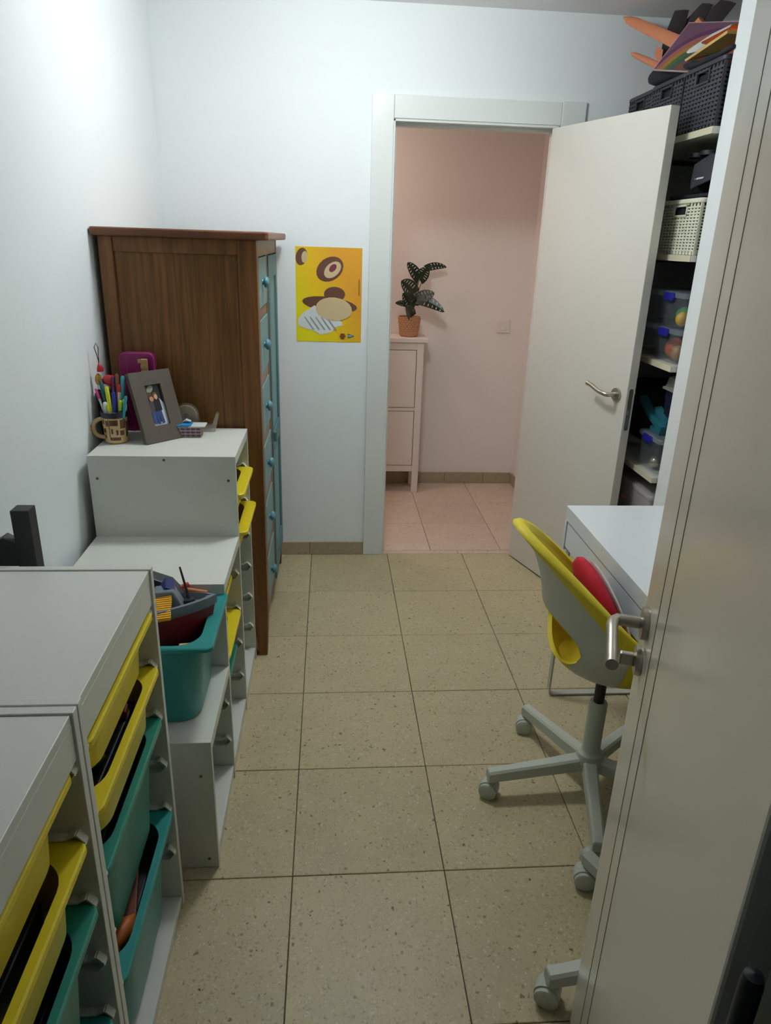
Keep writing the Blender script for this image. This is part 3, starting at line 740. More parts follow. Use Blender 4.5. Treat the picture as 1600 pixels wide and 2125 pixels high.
c2 = dup(ch, (.785, 1.06, 0), None, 'white swivel chair with yellow cover mostly hidden behind the glossy door')
for c in c2.children:
    if c.name.split('.')[0] in ('shell', 'seat_cover', 'seat_plate'): c.rotation_euler = (0, 0, math.radians(20)); c.location = (.065, -.075, -.06)
    if c.name.split('.')[0] == 'gas_lift': c.location.z = -.04
# cushion in the first chair
cu = thing('cushion', 'round red cushion with a white and dark face lying in the yellow chair', 'cushion', (.742, 1.675, .628), rot=(0, math.radians(66), 0))
def disc(rad, z0, z1, n=32):
    return [(0.001, z0)]+[(rad*math.sin(t), z0+(z1-z0)*(.5-.5*math.cos(t))) for t in [PI*i/10 for i in range(1, 10)]]+[(.001, z1)]
MB().lathe([(0, -.03), (.10, -.028), (.145, -.015), (.155, 0), (.15, .012), (.13, .020), (0, .024)], 36).build('cushion_body', M_red, cu, smooth=60)
MB().lathe([(0, .018), (.125, .0205), (.135, .026), (.125, .033), (0, .036)], 36).build('white_face', M_whitec, cu, smooth=60)
MB().lathe([(.0, .034), (.07, .0345), (.10, .038), (.0, .042)], 36).build('dark_face', mat('dark_brown_cloth', rgb(52, 34, 34), .9), cu, smooth=60)

# ------------------------------------------------------------------ poster on the far wall
M_pos = bpy.data.materials.new('poster_paper'); M_pos.use_nodes = True
N = M_pos.node_tree.nodes; L = M_pos.node_tree.links; b = N['Principled BSDF']; b.inputs['Roughness'].default_value = .55
tc = N.new('ShaderNodeTexCoord'); mp = N.new('ShaderNodeMapping'); mp.inputs['Rotation'].default_value = (0, math.radians(32), 0); L.new(tc.outputs['Generated'], mp.inputs[0])
sx = N.new('ShaderNodeSeparateXYZ'); L.new(mp.outputs[0], sx.inputs[0])
cr = N.new('ShaderNodeValToRGB'); cr.color_ramp.elements[0].position = .15; cr.color_ramp.elements[0].color = rgb(236, 226, 10)
cr.color_ramp.elements[1].position = 1.0; cr.color_ramp.elements[1].color = rgb(228, 162, 40)
e = cr.color_ramp.elements.new(.6); e.color = rgb(238, 196, 16)
L.new(sx.outputs[0], cr.inputs[0]); L.new(cr.outputs[0], b.inputs['Base Color'])
PX, PZ, PW, PH = -.157, 1.100, .303, .420
po = thing('poster', 'yellow and orange poster pinned to the white wall beside the wardrobe', 'poster', (PX, YW-.0012, PZ))
MB().box(0, PW, -.0006, .0004, 0, PH).build('poster_sheet', M_pos, po)
pb, pc_, pw_, pt_ = mat('print_brown', rgb(104, 66, 50), .55), mat('print_cream', rgb(212, 188, 144), .55), mat('print_white', rgb(222, 226, 224), .55), mat('print_blue', rgb(30, 110, 140), .55)
pg = mat('print_grey', rgb(150, 160, 166), .55)
sh = []
sc = lambda pts: [((x-230)/1110*PW, (1860-y)/1650*PH) for x, y in pts]
# plain generic blots in place of the poster's figures
sh.append((sc(ell(330, 380, 95, 150, .2)), pb)); sh.append((sc(ell(380, 385, 50, 100, .1)), pc_))
sh.append((sc(ell(800, 580, 250, 190, -.7)), pb)); sh.append((sc(ell(845, 590, 170, 110, -.8)), pc_)); sh.append((sc(ell(850, 560, 80, 50, -.9)), mat('print_maroon', rgb(120, 50, 66), .55)))
sh.append((sc(ell(800, 1190, 470, 130, .12)), pb)); sh.append((sc(ell(880, 1010, 180, 130)), pb))
sh.append((sc([(330, 1360), (540, 1210), (1010, 1500), (1020, 1560), (900, 1590), (820, 1690), (640, 1730), (520, 1660), (400, 1630), (270, 1580), (250, 1480)]), pw_))
for i in range(5):
    x = 360+i*95; sh.append((sc([(x, 1420), (x+22, 1415), (x+180, 1640), (x+150, 1650)]), pg))
sh.append((sc(ell(870, 1270, 310, 205, .1)), pc_))
# shop pennant and small marks at the lower right, small upright line of print at the edge
sh.append((sc([(1112, 1705), (1225, 1745), (1112, 1785)]), pt_)); sh.append((sc([(1118, 1738), (1180, 1740), (1180, 1750), (1118, 1752)]), pw_))
sh.append((sc(ell(1022, 1752, 52, 26)), mat('print_red_brown', rgb(140, 60, 40), .55))); sh.append((sc([(985, 1706), (1060, 1706), (1060, 1716), (985, 1716)]), pb)); sh.append((sc([(992, 1785), (1052, 1785), (1052, 1797), (992, 1797)]), pb))
for k in range(9): sh.append((sc([(1288, 740+k*32), (1300, 740+k*32), (1300, 762+k*32), (1288, 762+k*32)]), pb))
prints('print', sh, po, (0, -.0006, 0), (1, 0, 0), (0, 0, 1), .0001)

# ------------------------------------------------------------------ hall: shoe cabinet, plant, switch
hc = thing('shoe_cabinet', 'slim white shoe cabinet with two flap doors against the pink hall wall', 'cabinet', (-.12, 4.405, 0))
H = lambda a, b_, c, d, e_, f: bx(a+.12, b_+.12, c-4.405, d-4.405, e_, f)
Mh = mat('shoe_cabinet_white', rgb(230, 219, 211), .45, noise=(8, .01))
H(-.14, .602, 4.395, 4.612, .975, 1.002).build('cabinet_top', Mh, hc, bevel=.003)
for x in (-.12, .536):
    H(x, x+.042, 4.405, 4.447, 0, .975).build('leg', Mh, hc, bevel=.002)
    H(x, x+.042, 4.57, 4.608, 0, .975).build('leg', Mh, hc, bevel=.002)
H(.560, .574, 4.447, 4.57, .15, .975).build('side_panel', Mh, hc); H(-.118, -.10, 4.447, 4.57, .15, .975).build('side_panel', Mh, hc)
H(-.078, .536, 4.407, 4.43, .93, .975).build('front_rail', Mh, hc, bevel=.001)
H(-.078, .536, 4.407, 4.43, .547, .568).build('front_rail', Mh, hc, bevel=.001)
H(-.078, .536, 4.407, 4.43, .145, .186).build('front_rail', Mh, hc, bevel=.001)
H(-.078, .536, 4.44, 4.60, .15, .165).build('bottom_panel', Mh, hc)
for a, b_ in ((.5715, .9265), (.1895, .5435)):
    H(-.0745, .5325, 4.4045, 4.428, a, b_).build('flap_door', Mh, hc, bevel=.0015)

pl = thing('potted_plant', 'potted monstera plant with dark split leaves in a woven basket on the shoe cabinet', 'plant', (.490, 4.50, 1.002))
wv = MB()
M_wv = mat('woven_seagrass', rgb(182, 130, 92), .8, noise=(60, .25), bump=(120, .6))
prof = [(.052, 0), (.056, .006)]+[(.056+.014*(i/8)+(.0022 if i % 2 else 0), .006+.112*i/8) for i in range(1, 9)]+[(.066, .120), (.062, .100), (.0, .098)]
wv.lathe([(0, 0)]+prof, 36); pot = wv.build('basket_pot', M_wv, pl, smooth=60)
# woven knots
kn = MB()
for j in range(8):
    rr = .0575+.0135*(j/8)
    for i in range(22):
        a = 2*PI*(i+.5*(j % 2))/22; d = Vector((math.cos(a), math.sin(a), 0)); t_ = Vector((-d.y, d.x, 0))
        c = d*rr; z = .012+.0133*j
        kn.add([(*(c-t_*.008).xy, z-.004), (*(c+t_*.002).xy, z-.005), (*(c+t_*.008).xy, z+.004), (*(c-t_*.002).xy, z+.005), (*(c+d*.0035).xy, z)], [(0, 1, 4), (1, 2, 4), (2, 3, 4), (3, 0, 4)])
kn.build('weave', mat('woven_seagrass_light', rgb(194, 148, 108), .8), pot, kind='stuff')
MB().lathe([(.0, .100), (.061, .100)], 24).build('soil', mat('soil', rgb(44, 34, 26), .95), pl)
M_lf = mat('monstera_green', rgb(22, 44, 26), .35, noise=(14, .3)); M_lf2 = mat('monstera_pale_marks', rgb(120, 140, 110), .5)
M_st = mat('plant_stem', rgb(110, 84, 70), .6)
def monstera(base, stem_end, tip_dir, Lf, Wf, curl, twist=0):
    """one leaf: heart outline, folded along the midrib, drooping to its tip, with slits"""
    base, se, td = Vector(base), Vector(stem_end), Vector(tip_dir).normalized()
    side = td.cross(Vector((.1, -.85, .5)))
    side.normalize(); side = Matrix.Rotation(twist, 3, td) @ side
    nrm = side.cross(td).normalized()
    if nrm.y > 0: nrm = -nrm
    mb = MB(); nl = 14
    def P(t, s):     # t along the midrib, s across -1..1
        wdt = Wf*1.08*(math.sin(PI*min(1, (t*.80+.20)))**.55)*(1-.12*t)
        back = -.12*Lf*abs(s)*(1-t)**3
        bend = curl*t*t*Lf
        fold = abs(s)*wdt*.22
        return se+td*(t*Lf+back)+side*(s*wdt)+nrm*fold-Vector((0, 0, 1))*bend
    th = nrm*.0012
    for sgn in (-1, 1):
        for k in range(nl):
            t0, t1 = k/nl, (k+1)/nl
            slit = k % 2 == 1 and 2 < k < nl-2
            cols = [(0, .30), (.30, .78), (.78, 1.0)] 
            for ci, (s0, s1) in enumerate(cols):
                a0, a1 = t0, t1
                if slit and ci == 1: a1 = t0+(t1-t0)*.55; a0 = t0
                q = [P(a0, sgn*s0), P(a1, sgn*s0), P(a1, sgn*s1), P(a0, sgn*s1)]
                mb.add(q+[x-th for x in q], [(0, 1, 2, 3), (7, 6, 5, 4), (0, 4, 5, 1), (1, 5, 6, 2), (2, 6, 7, 3), (3, 7, 4, 0)])
    lf = mb.build('leaf', M_lf, pl, smooth=40)
    mid = (base+se)/2+Vector((0, 0, .01))
    MB().tube([base, mid, se, P(.25, 0)], [.0028, .0026, .0022, .0015], 6).build('stem', M_st, lf, smooth=60)
Z = .098
def LF(bx_, bz, tx, tz, hw, curl=.1, dy=-.02, twist=0.0):
    d = Vector((tx-bx_, dy, tz-bz)); L_ = d.length
    d2_ = d+Vector((0, 0, curl*L_))
    return ((.008*random.uniform(-1, 1), .008*random.uniform(-1, 1), Z), (bx_, dy*.5, bz), d2_, L_*1.02, hw, curl, twist)
lv = [LF(.045, .340, -.030, .437, .036, .05), LF(.048, .338, .095, .418, .038, .10, -.04, .2), LF(.095, .405, .225, .416, .022, .30, .02, .3),
      LF(.018, .255, -.070, .335, .052, .10, -.05), LF(.010, .178, -.060, .268, .046, .12, -.06), LF(.012, .122, -.038, .190, .040, .08, -.07),
      LF(-.030, .190, -.095, .200, .018, .2, -.02), LF(.040, .214, .148, .268, .042, .12, -.02, -.2), LF(.048, .222, .190, .160, .036, .35, -.05, .1)]
for a in lv: monstera(*a)

sw = thing('light_switch', 'square cream light switch on the pink hall wall', 'switch', (1.112, 4.62, 1.0625))
M_sw = mat('cream_switch_plastic', rgb(236, 226, 216), .4)
MB().box(-.041, .041, -.009, .0, -.041, .041).build('switch_frame', M_sw, sw, bevel=.003)
MB().box(-.024, .024, -.0125, -.008, -.024, .024).build('rocker', M_sw, sw, bevel=.002)
pg_ = MB(); pg_.lathe([(.031, 0), (.031, -.0012), (.027, -.0012), (.027, 0), (.031, 0)], 28, (.742, 4.62, .30), 'y')
tag(pg_.build('plaster_ring', M_hall), 'faint round plaster mark low on the pink hall wall', 'wall mark')
# ------------------------------------------------------------------ things on top of the stepped unit (z = .927)
ZT = .9275
mg = thing('mug', 'brown and cream patterned mug with a dark rim full of pens', 'mug', (-.682, 2.262, ZT), rz=math.radians(8))
M_mug = mat('cream_ceramic', rgb(204, 174, 122), .3, noise=(10, .08)); M_mugb = mat('brown_glaze', rgb(92, 54, 32), .35); M_mugd = mat('dark_blue_glaze', rgb(28, 30, 46), .3)
mp_ = [(0, 0), (.030, 0), (.034, .004), (.0345, .012), (.0365, .05), (.0395, .085)]
MB().lathe(mp_+[(.0400, .086), (.037, .086), (.0335, .05), (.031, .008), (0, .007)], 32).build('mug_body', M_mug, mg, smooth=40)
MB().lathe([(.0397, .083), (.0412, .099), (.0405, .101), (.0385, .099), (.0368, .083)], 32).build('rim_band', M_mugd, mg, smooth=40)
hd = []
for i in range(13):
    a = math.radians(80+200*i/12); hd.append((-.036+.032*math.cos(a)*1.0, 0, .046+.030*math.sin(a)))
hd = [(-.034, 0, .078)]+hd+[(-.033, 0, .014)]
hp = MB(); hp.tube(hd, .0052, 10, flat=1.3); hp.build('handle', M_mug, mg, smooth=60)
pt_b = MB()
def patch(a0, a1, z0, z1):
    n = 5; out = []; ins = []
    for i in range(n+1):
        a = math.radians(a0+(a1-a0)*i/n)
        for (z, L_) in ((z0, ins), (z1, out)):
            r_ = .0345+(z-.012)/.073*.005+.0006; L_.append((r_*math.cos(a), r_*math.sin(a), z))
    pt_b.loft([ins, out], False, False, loop=False)
for a0, a1, z0, z1 in ((-150, -135, .064, .078), (-128, -116, .058, .076), (-150, -132, .036, .050), (-147, -134, .018, .030), (-108, -70, .060, .078), (-60, -30, .050, .078), (-110, -60, .012, .022), (-62, -40, .028, .044), (-114, -111, .012, .080), (-104, -94, .034, .050), (-80, -70, .030, .046), (-26, -5, .02, .07)):
    patch(a0, a1, z0, z1)
pt_b.build('painted_pattern', M_mugb, mg)
patch_c = MB()
# pens, each its own
def pen(label, body, capc, base, tip, r=.0045, capf=.35, name='pen', group='pens in the mug'):
    t = thing(name, label, 'pen', base, group=group)
    v = Vector(tip)-Vector(base)
    MB().tube([(0, 0, 0), v*(1-capf)], r, 10).build('barrel', body, t, smooth=50)
    MB().tube([v*(1-capf), v*(1-.02), v], [r*1.15, r*1.1, r*.6], 10).build('cap', capc, t, smooth=50)
mc = lambda n, c: mat(n, c, .4)
wp = mc('pen_white', rgb(220, 222, 218)); yp_ = mc('pen_neon_yellow', rgb(222, 228, 50)); pk = mc('pen_pink', rgb(226, 50, 140)); bl = mc('pen_blue', rgb(34, 44, 150)); tl = mc('pen_teal', rgb(52, 150, 160)); pu = mc('pen_purple', rgb(96, 32, 92)); br = mc('pen_brown', rgb(120, 80, 46)); rd = mc('pen_red', rgb(190, 40, 40)); gn = mc('pen_green', rgb(60, 130, 96)); lm_ = mc('pen_lime', rgb(170, 196, 60)); bk = M_black; dtl = mc('pen_dark_teal', rgb(40, 92, 96))
mx, my = -.682, 2.262
def P3(px, py, pz): return (mx+px, my+py, ZT+pz)
pen('clear pen with a pink end leaning left in the mug', wp, pk, P3(-.010, .005, .012), P3(-.045, -.01, .172), .0032, .2)
pen('neon yellow highlighter standing in the mug', wp, yp_, P3(-.008, .01, .012), P3(-.012, -.008, .178), .0055, .5)
pen('white pen with a blue cap in front in the mug', wp, bl, P3(.004, -.018, .012), P3(.012, -.022, .165), .005, .42)
pen('white marker with a red end in the mug', wp, rd, P3(.012, .008, .012), P3(.022, .012, .182), .0055, .14)
pen('teal marker at the right side of the mug', tl, tl, P3(.016, .012, .012), P3(.034, .016, .208), .0058, .35)
pen('green pen leaning right in the mug', gn, lm_, P3(.010, -.012, .012), P3(.030, -.020, .138), .005, .25)
pen('lime pen lying across the right of the mug', gn, yp_, P3(.014, -.006, .012), P3(.040, -.012, .140), .0052, .2)
pen('short white pen with a yellow ring in the mug', wp, wp, P3(-.014, -.012, .012), P3(-.018, -.020, .132), .006, .2)
pen('short yellow pen at the front of the mug', wp, yp_, P3(-.004, -.016, .012), P3(-.006, -.024, .126), .0058, .2)
pen('purple pen at the back of the mug', pu, pu, P3(.0, .018, .012), P3(.0, .03, .205), .0055, .3)
pen('brown pencil at the back of the mug', br, br, P3(.006, .018, .012), P3(.012, .03, .212), .005, .2)
pen('silver pen with a black tip at the right of the mug', wp, bk, P3(.022, .006, .012), P3(.044, .0, .15), .004, .2)
pen('dark teal pen leaning left at the back of the mug', dtl, dtl, P3(-.012, .018, .012), P3(-.040, .03, .19), .0055, .3)
pen('teal pencil leaning right at the mug rim', dtl, tl, P3(.016, -.014, .012), P3(.048, -.022, .152), .0045, .5)
# black pen pot behind
bp_ = tag(MB().lathe([(0, 0), (.038, 0), (.040, .004), (.044, .150), (.041, .150), (.037, .006), (0, .005)], 28).build('pencil_pot', M_black, smooth=40), 'tall black pencil pot behind the mug by the left wall', 'pot')
bp_.location = (-.708, 2.342, ZT)
# small gift ornament hanging figure in red
ornament = thing('hanging_ornament', 'small red and gold ornament with a string loop on top of the pens', 'ornament', (-.724, 2.305, ZT+.156))
MB().tube([(0, 0, .085), (-.004, 0, .11), (-.010, 0, .135), (-.004, 0, .148), (.002, 0, .135), (.0, 0, .11), (0, 0, .085)], .0013, 6).build('string_loop', mat('dark_red_string', rgb(96, 26, 36), .8), ornament)
MB().loft([[(.010*math.cos(2*PI*i/10)+.012*t, .010*math.sin(2*PI*i/10), .060+.028*t) for i in range(10)] if t == 0 else [(.016*(1-t)*math.cos(2*PI*i/10)-.006*t+.004, .016*(1-t)*math.sin(2*PI*i/10), .060+.03*t) for i in range(10)] for t in (0, .35, .7, .98)]).build('red_hat', mat('glossy_red', rgb(176, 28, 40), .25), ornament, smooth=50)
MB().ball((.028, 0, .032), (.026, .014, .018)).build('red_body', MATS['glossy_red'], ornament, smooth=60)
MB().ball((-.008, 0, .034), (.010, .010, .020)).build('gold_body', mat('gold_foil', rgb(196, 150, 70), .3, metal=.7), ornament, smooth=60)
MB().ball((.008, 0, .012), (.022, .014, .013)).build('white_base', wp, ornament, smooth=60)
# magenta case
mgc = thing('magenta_case', 'magenta glossy case standing at the back behind the pens', 'case', (-.635, 2.405, ZT))
o_ = MB(); o_.prism(rr := [(x, y) for x, y, _ in rrect(.115, .262, .022, 0, 6)], (0, 0, .131), (1, 0, 0), (0, 0, 1), (0, .035, 0)); o_.build('case_shell', mat('magenta_plastic', rgb(140, 26, 96), .3), mgc, smooth=35, bevel=.004)
MB().box(-.055, .055, -.0012, .0005, .10, .104).build('seam', mat('magenta_seam', rgb(92, 16, 64), .5), mgc)
lt = thing('letter_stick', 'beige wooden letter stick with a red bead standing behind the photo frame', 'ornament', (-.605, 2.385, ZT))
M_be = mat('beige_wood', rgb(186, 150, 100), .7, noise=(60, .2))
MB().box(-.010, .010, -.004, .004, 0, .245).build('stick', M_be, lt, bevel=.002)
for k, z in enumerate((.16, .178, .196, .214, .232)):
    MB().box(-.012-(.008 if k == 4 else 0), .012, -.006, -.003, z, z+.012).build('letter', M_be, lt, bevel=.001)
MB().ball((.026, -.004, .15), (.016, .012, .014)).build('bead', MATS['glossy_red'], lt, smooth=60)
for i, (x0, x1) in enumerate(((-.05, -.075), (-.03, -.045), (.03, .03), (.075, .06), (.06, .045))):
    wi = MB().tube([(x0, .0, .0), ((x0+x1)/2-.006, 0, .14), (x1+.02, 0, .225-.012*i)], .0007, 5).build('wire', mat('thin_wire', rgb(150, 110, 100), .5), lt)
# photo frame: leaning back, turned
pf = thing('photo_frame', 'grey-brown photo frame with a portrait of two people leaning behind the mug', 'photo frame', (-.578, 2.224, ZT+.001), rot=(0, 0, 0))
fx = Vector((.112, .118, 0)).normalized(); FWD, FHT = .150, .228
back = Vector((-fx.y, fx.x, 0))
upv = (Vector((0, 0, 1))*math.cos(math.radians(19))+back*math.sin(math.radians(19)))
nf = fx.cross(upv).normalized()      # facing the viewer
M_fr = mat('taupe_frame', rgb(94, 84, 74), .5)
def fbox(a, b, c, d, t0, t1): return MB().obox(fx*a+upv*c+nf*t0, fx*(b-a), upv*(d-c), nf*(t1-t0))
bw, bh = .046, .052
for a in ((0, bw, 0, FHT), (FWD-bw, FWD, 0, FHT), (bw, FWD-bw, 0, bh), (bw, FWD-bw, FHT-.044, FHT)):
    fbox(*a, -.018, 0).build('frame_bar', M_fr, pf)
fbox(.004, FWD-.004, .004, FHT-.004, -.016, -.010).build('backing', M_black, pf)
st = MB(); st.prism([(0, 0), (.05, 0), (.035, .15), (.015, .15)], fx*.05+upv*.02-nf*.018-back*(-.012), fx, (Vector((0, 0, 1))*math.cos(.25)-back*(-math.sin(.25))*-1).normalized(), back*.003)
p_ = lambda n, c: mat('photo_'+n, c, .4)
pw2, ph2 = FWD-2*bw, FHT-.044-bh
q = lambda pts: [(x*pw2, y*ph2) for x, y in pts]
sh = [(q([(0, 0), (1, 0), (1, 1), (0, 1)]), p_('dark', rgb(28, 28, 30))), (q([(.0, 0), (1, 0), (1, .10), (0, .06)]), p_('pale', rgb(170, 172, 178))),
      (q(ell(.35, .90, .22, .08, .2)), p_('leaf', rgb(150, 156, 140))), (q([(.62, 0), (1, .02), (1, .52), (.78, .66)]), p_('sky', rgb(190, 198, 208))),
      (q([(.12, .05), (.32, .04), (.36, .36), (.10, .36)]), p_('jeans', rgb(52, 74, 130))), (q([(.36, .03), (.50, .03), (.52, .24), (.62, .03), (.78, .05), (.72, .38), (.36, .38)]), p_('jeans2', rgb(46, 66, 122))),
      (q([(.06, .34), (.40, .34), (.42, .60), (.12, .62)]), p_('coat', rgb(70, 68, 72))), (q([(.36, .34), (.80, .36), (.78, .62), (.52, .68), (.38, .58)]), p_('black', rgb(14, 14, 16))),
      (q(ell(.22, .74, .17, .09)), p_('hair', rgb(84, 54, 36))), (q(ell(.30, .66, .13, .06)), p_('skin', rgb(196, 136, 104))), (q(ell(.55, .73, .15, .085)), p_('hair2', rgb(112, 72, 46))), (q(ell(.58, .70, .10, .065)), p_('skin2', rgb(214, 164, 132)))]
prints('photograph', sh, pf, fx*bw+upv*bh-nf*.0095, fx, upv, .0)
# striped figure behind the frame
cd = thing('striped_figure', 'pale grey-green striped figure with a black and red top behind the photo frame', 'figurine', (-.545, 2.372, ZT))
sp = []
for i in range(13): sp.append((.020+.003*(i % 2), .008*i+.004))
MB().lathe([(0, 0), (.02, .0)]+sp+[(.014, .112), (0, .116)], 20).build('striped_body', mat('pale_green_ceramic', rgb(140, 158, 152), .4), cd, smooth=50)
for i in range(1, 12, 3): MB().lathe([(.0225, .008*i), (.0238, .008*i+.004), (.0225, .008*i+.008)], 20).build('dark_band', bk, cd, smooth=50)
MB().ball((-.012, 0, .130), (.020, .018, .020)).build('black_top', bk, cd, smooth=60)
MB().ball((.014, -.01, .124), (.010, .010, .010)).build('red_bead', MATS['glossy_red'], cd, smooth=60)
# tape dispenser
td_ = thing('tape_dispenser', 'clear tape dispenser with a yellowish roll behind the plaid box', 'tape dispenser', (-.466, 2.408, ZT), rz=.05)
M_acr = clear('smoky_clear_plastic', rgb(190, 180, 165), .35, .1)
out = [(.040*math.cos(a)-.02, .054+.040*math.sin(a)) for a in [math.radians(d) for d in range(0, 200, 20)]]+[(-.052, .004), (.075, .004), (.088, .058), (.080, .064), (.064, .022), (.02, .022)]
for y in (-.014, .012): MB().prism(out, (0, y, 0), (1, 0, 0), (0, 0, 1), (0, .002, 0)).build('side_plate', M_acr, td_)
MB().box(-.05, .074, -.014, .014, .0, .006).build('base_plate', M_acr, td_)
tr_ = MB(); tr_.lathe([(.014, -.009), (.034, -.009), (.034, .009), (.014, .009), (.014, -.009)], 32, (-.02, 0, .054), 'y'); tr_.build('tape_roll', mat('yellowed_tape', rgb(176, 156, 92), .3), td_, smooth=40)
cr_ = MB(); cr_.lathe([(.010, -.0095), (.0145, -.0095), (.0145, .0095), (.010, .0095), (.010, -.0095)], 24, (-.02, 0, .054), 'y'); cr_.build('tape_core', mat('pale_core', rgb(190, 182, 168), .6), td_, smooth=40)
# plaid box with lid contents
M_pl = bpy.data.materials.new('plaid_card'); M_pl.use_nodes = True; N = M_pl.node_tree.nodes; L = M_pl.node_tree.links; b = N['Principled BSDF']; b.inputs['Roughness'].default_value = .6
tc = N.new('ShaderNodeTexCoord'); prev = None
acc = None
for axis, scl, colr, off in (('X', 340, rgb(60, 70, 120), 0), ('Z', 520, rgb(40, 44, 84), 1), ('X', 170, rgb(160, 112, 84), 2), ('Z', 260, rgb(200, 170, 150), 3)):
    wv_ = N.new('ShaderNodeTexWave'); wv_.bands_direction = axis; wv_.inputs['Scale'].default_value = scl/9; wv_.inputs['Phase Offset'].default_value = off; L.new(tc.outputs['Object'], wv_.inputs['Vector'])
    r_ = N.new('ShaderNodeMapRange'); r_.inputs[1].default_value = .62; r_.inputs[2].default_value = .7; r_.inputs[3].default_value = 0; r_.inputs[4].default_value = .6; L.new(wv_.outputs['Fac'], r_.inputs[0])
    mx_ = N.new('ShaderNodeMix'); mx_.data_type = 'RGBA'; L.new(r_.outputs[0], mx_.inputs[0]); mx_.inputs[7].default_value = colr
    if acc: L.new(acc, mx_.inputs[6])
    else: mx_.inputs[6].default_value = rgb(72, 66, 104)
    acc = mx_.outputs[2]
L.new(acc, b.inputs['Base Color'])
pb_ = thing('plaid_box', 'small plaid card box with a bright blue packet on it', 'box', (-.480, 2.352, ZT), rz=.02)
for a in ((-.055, .052, -.030, -.028, 0, .034), (-.055, .052, .028, .030, 0, .034), (-.055, -.053, -.028, .028, 0, .034), (.050, .052, -.028, .028, 0, .034)):
    MB().box(*a).build('box_side', M_pl, pb_)
MB().box(-.053, .050, -.028, .028, 0, .003).build('box_floor', M_pl, pb_)
bpk = toy('blue_packet', 'bright blue packet lying across the plaid box', mat('sky_blue_foil', rgb(36, 142, 206), .3), MB().prism([(-.055, 0), (-.03, .002), (-.005, .005), (.02, .004), (.024, .0), (.0, -.003)], (0, -.032, 0), (1, 0, 0), (0, 0, 1), (0, .05, 0)), (-.480, 2.352, ZT+.0375), 0, cat='packet', bevel=.001)
wpk = toy('white_paper_slip', 'white paper slip on the right half of the plaid box', wp, MB().box(-.003, .050, -.03, .024, 0, .004), (-.462, 2.350, ZT+.0345), 0, cat='paper', bevel=.001)
toy('white_paper_curl', 'curled white paper piece on top of the blue packet', wp, MB().prism([(0, 0), (.014, .010), (.030, .004), (.016, .006)], (0, 0, 0), (1, 0, 0), (0, 0, 1), (0, .02, 0)), (-.492, 2.345, ZT+.0435), 0, cat='paper')

# ------------------------------------------------------------------ shelves and boxes in the wall niche
NX0, NX1, NY0, NY1 = 1.275, 1.725, 2.588, 3.425
SZ = [1.948, 1.540, 1.148, .708, .385]
names = ['white niche shelf under the charcoal baskets, topmost', 'white niche shelf under the cream basket, second from top', 'white niche shelf under the clip-lid boxes with toys', 'white niche shelf under the navy bin, fourth from top', 'lowest white niche shelf behind the desk under the frosted box']
M_sh = mat('cream_shelf_board', rgb(206, 204, 190), .45)
for z, lab in zip(SZ, names):
    s = thing('wall_shelf', lab, 'shelf', (NX0, NY0, z), group='shelves in the wall niche')
    MB().box(.003, NX1-NX0, .0, NY1-NY0, -.022, 0).build('board', M_sh, s, bevel=.001)
    MB().box(.0, .003, .0, NY1-NY0, -.022, 0).build('edge_strip', mat('shelf_edge_strip', rgb(214, 208, 180), .45), s)
    for yy in (.01, NY1-NY0-.03): MB().box(.06, NX1-NX0-.02, yy, yy+.02, -.040, -.022).build('support_batten', mat('shelf_batten', rgb(120, 112, 96), .6), s)

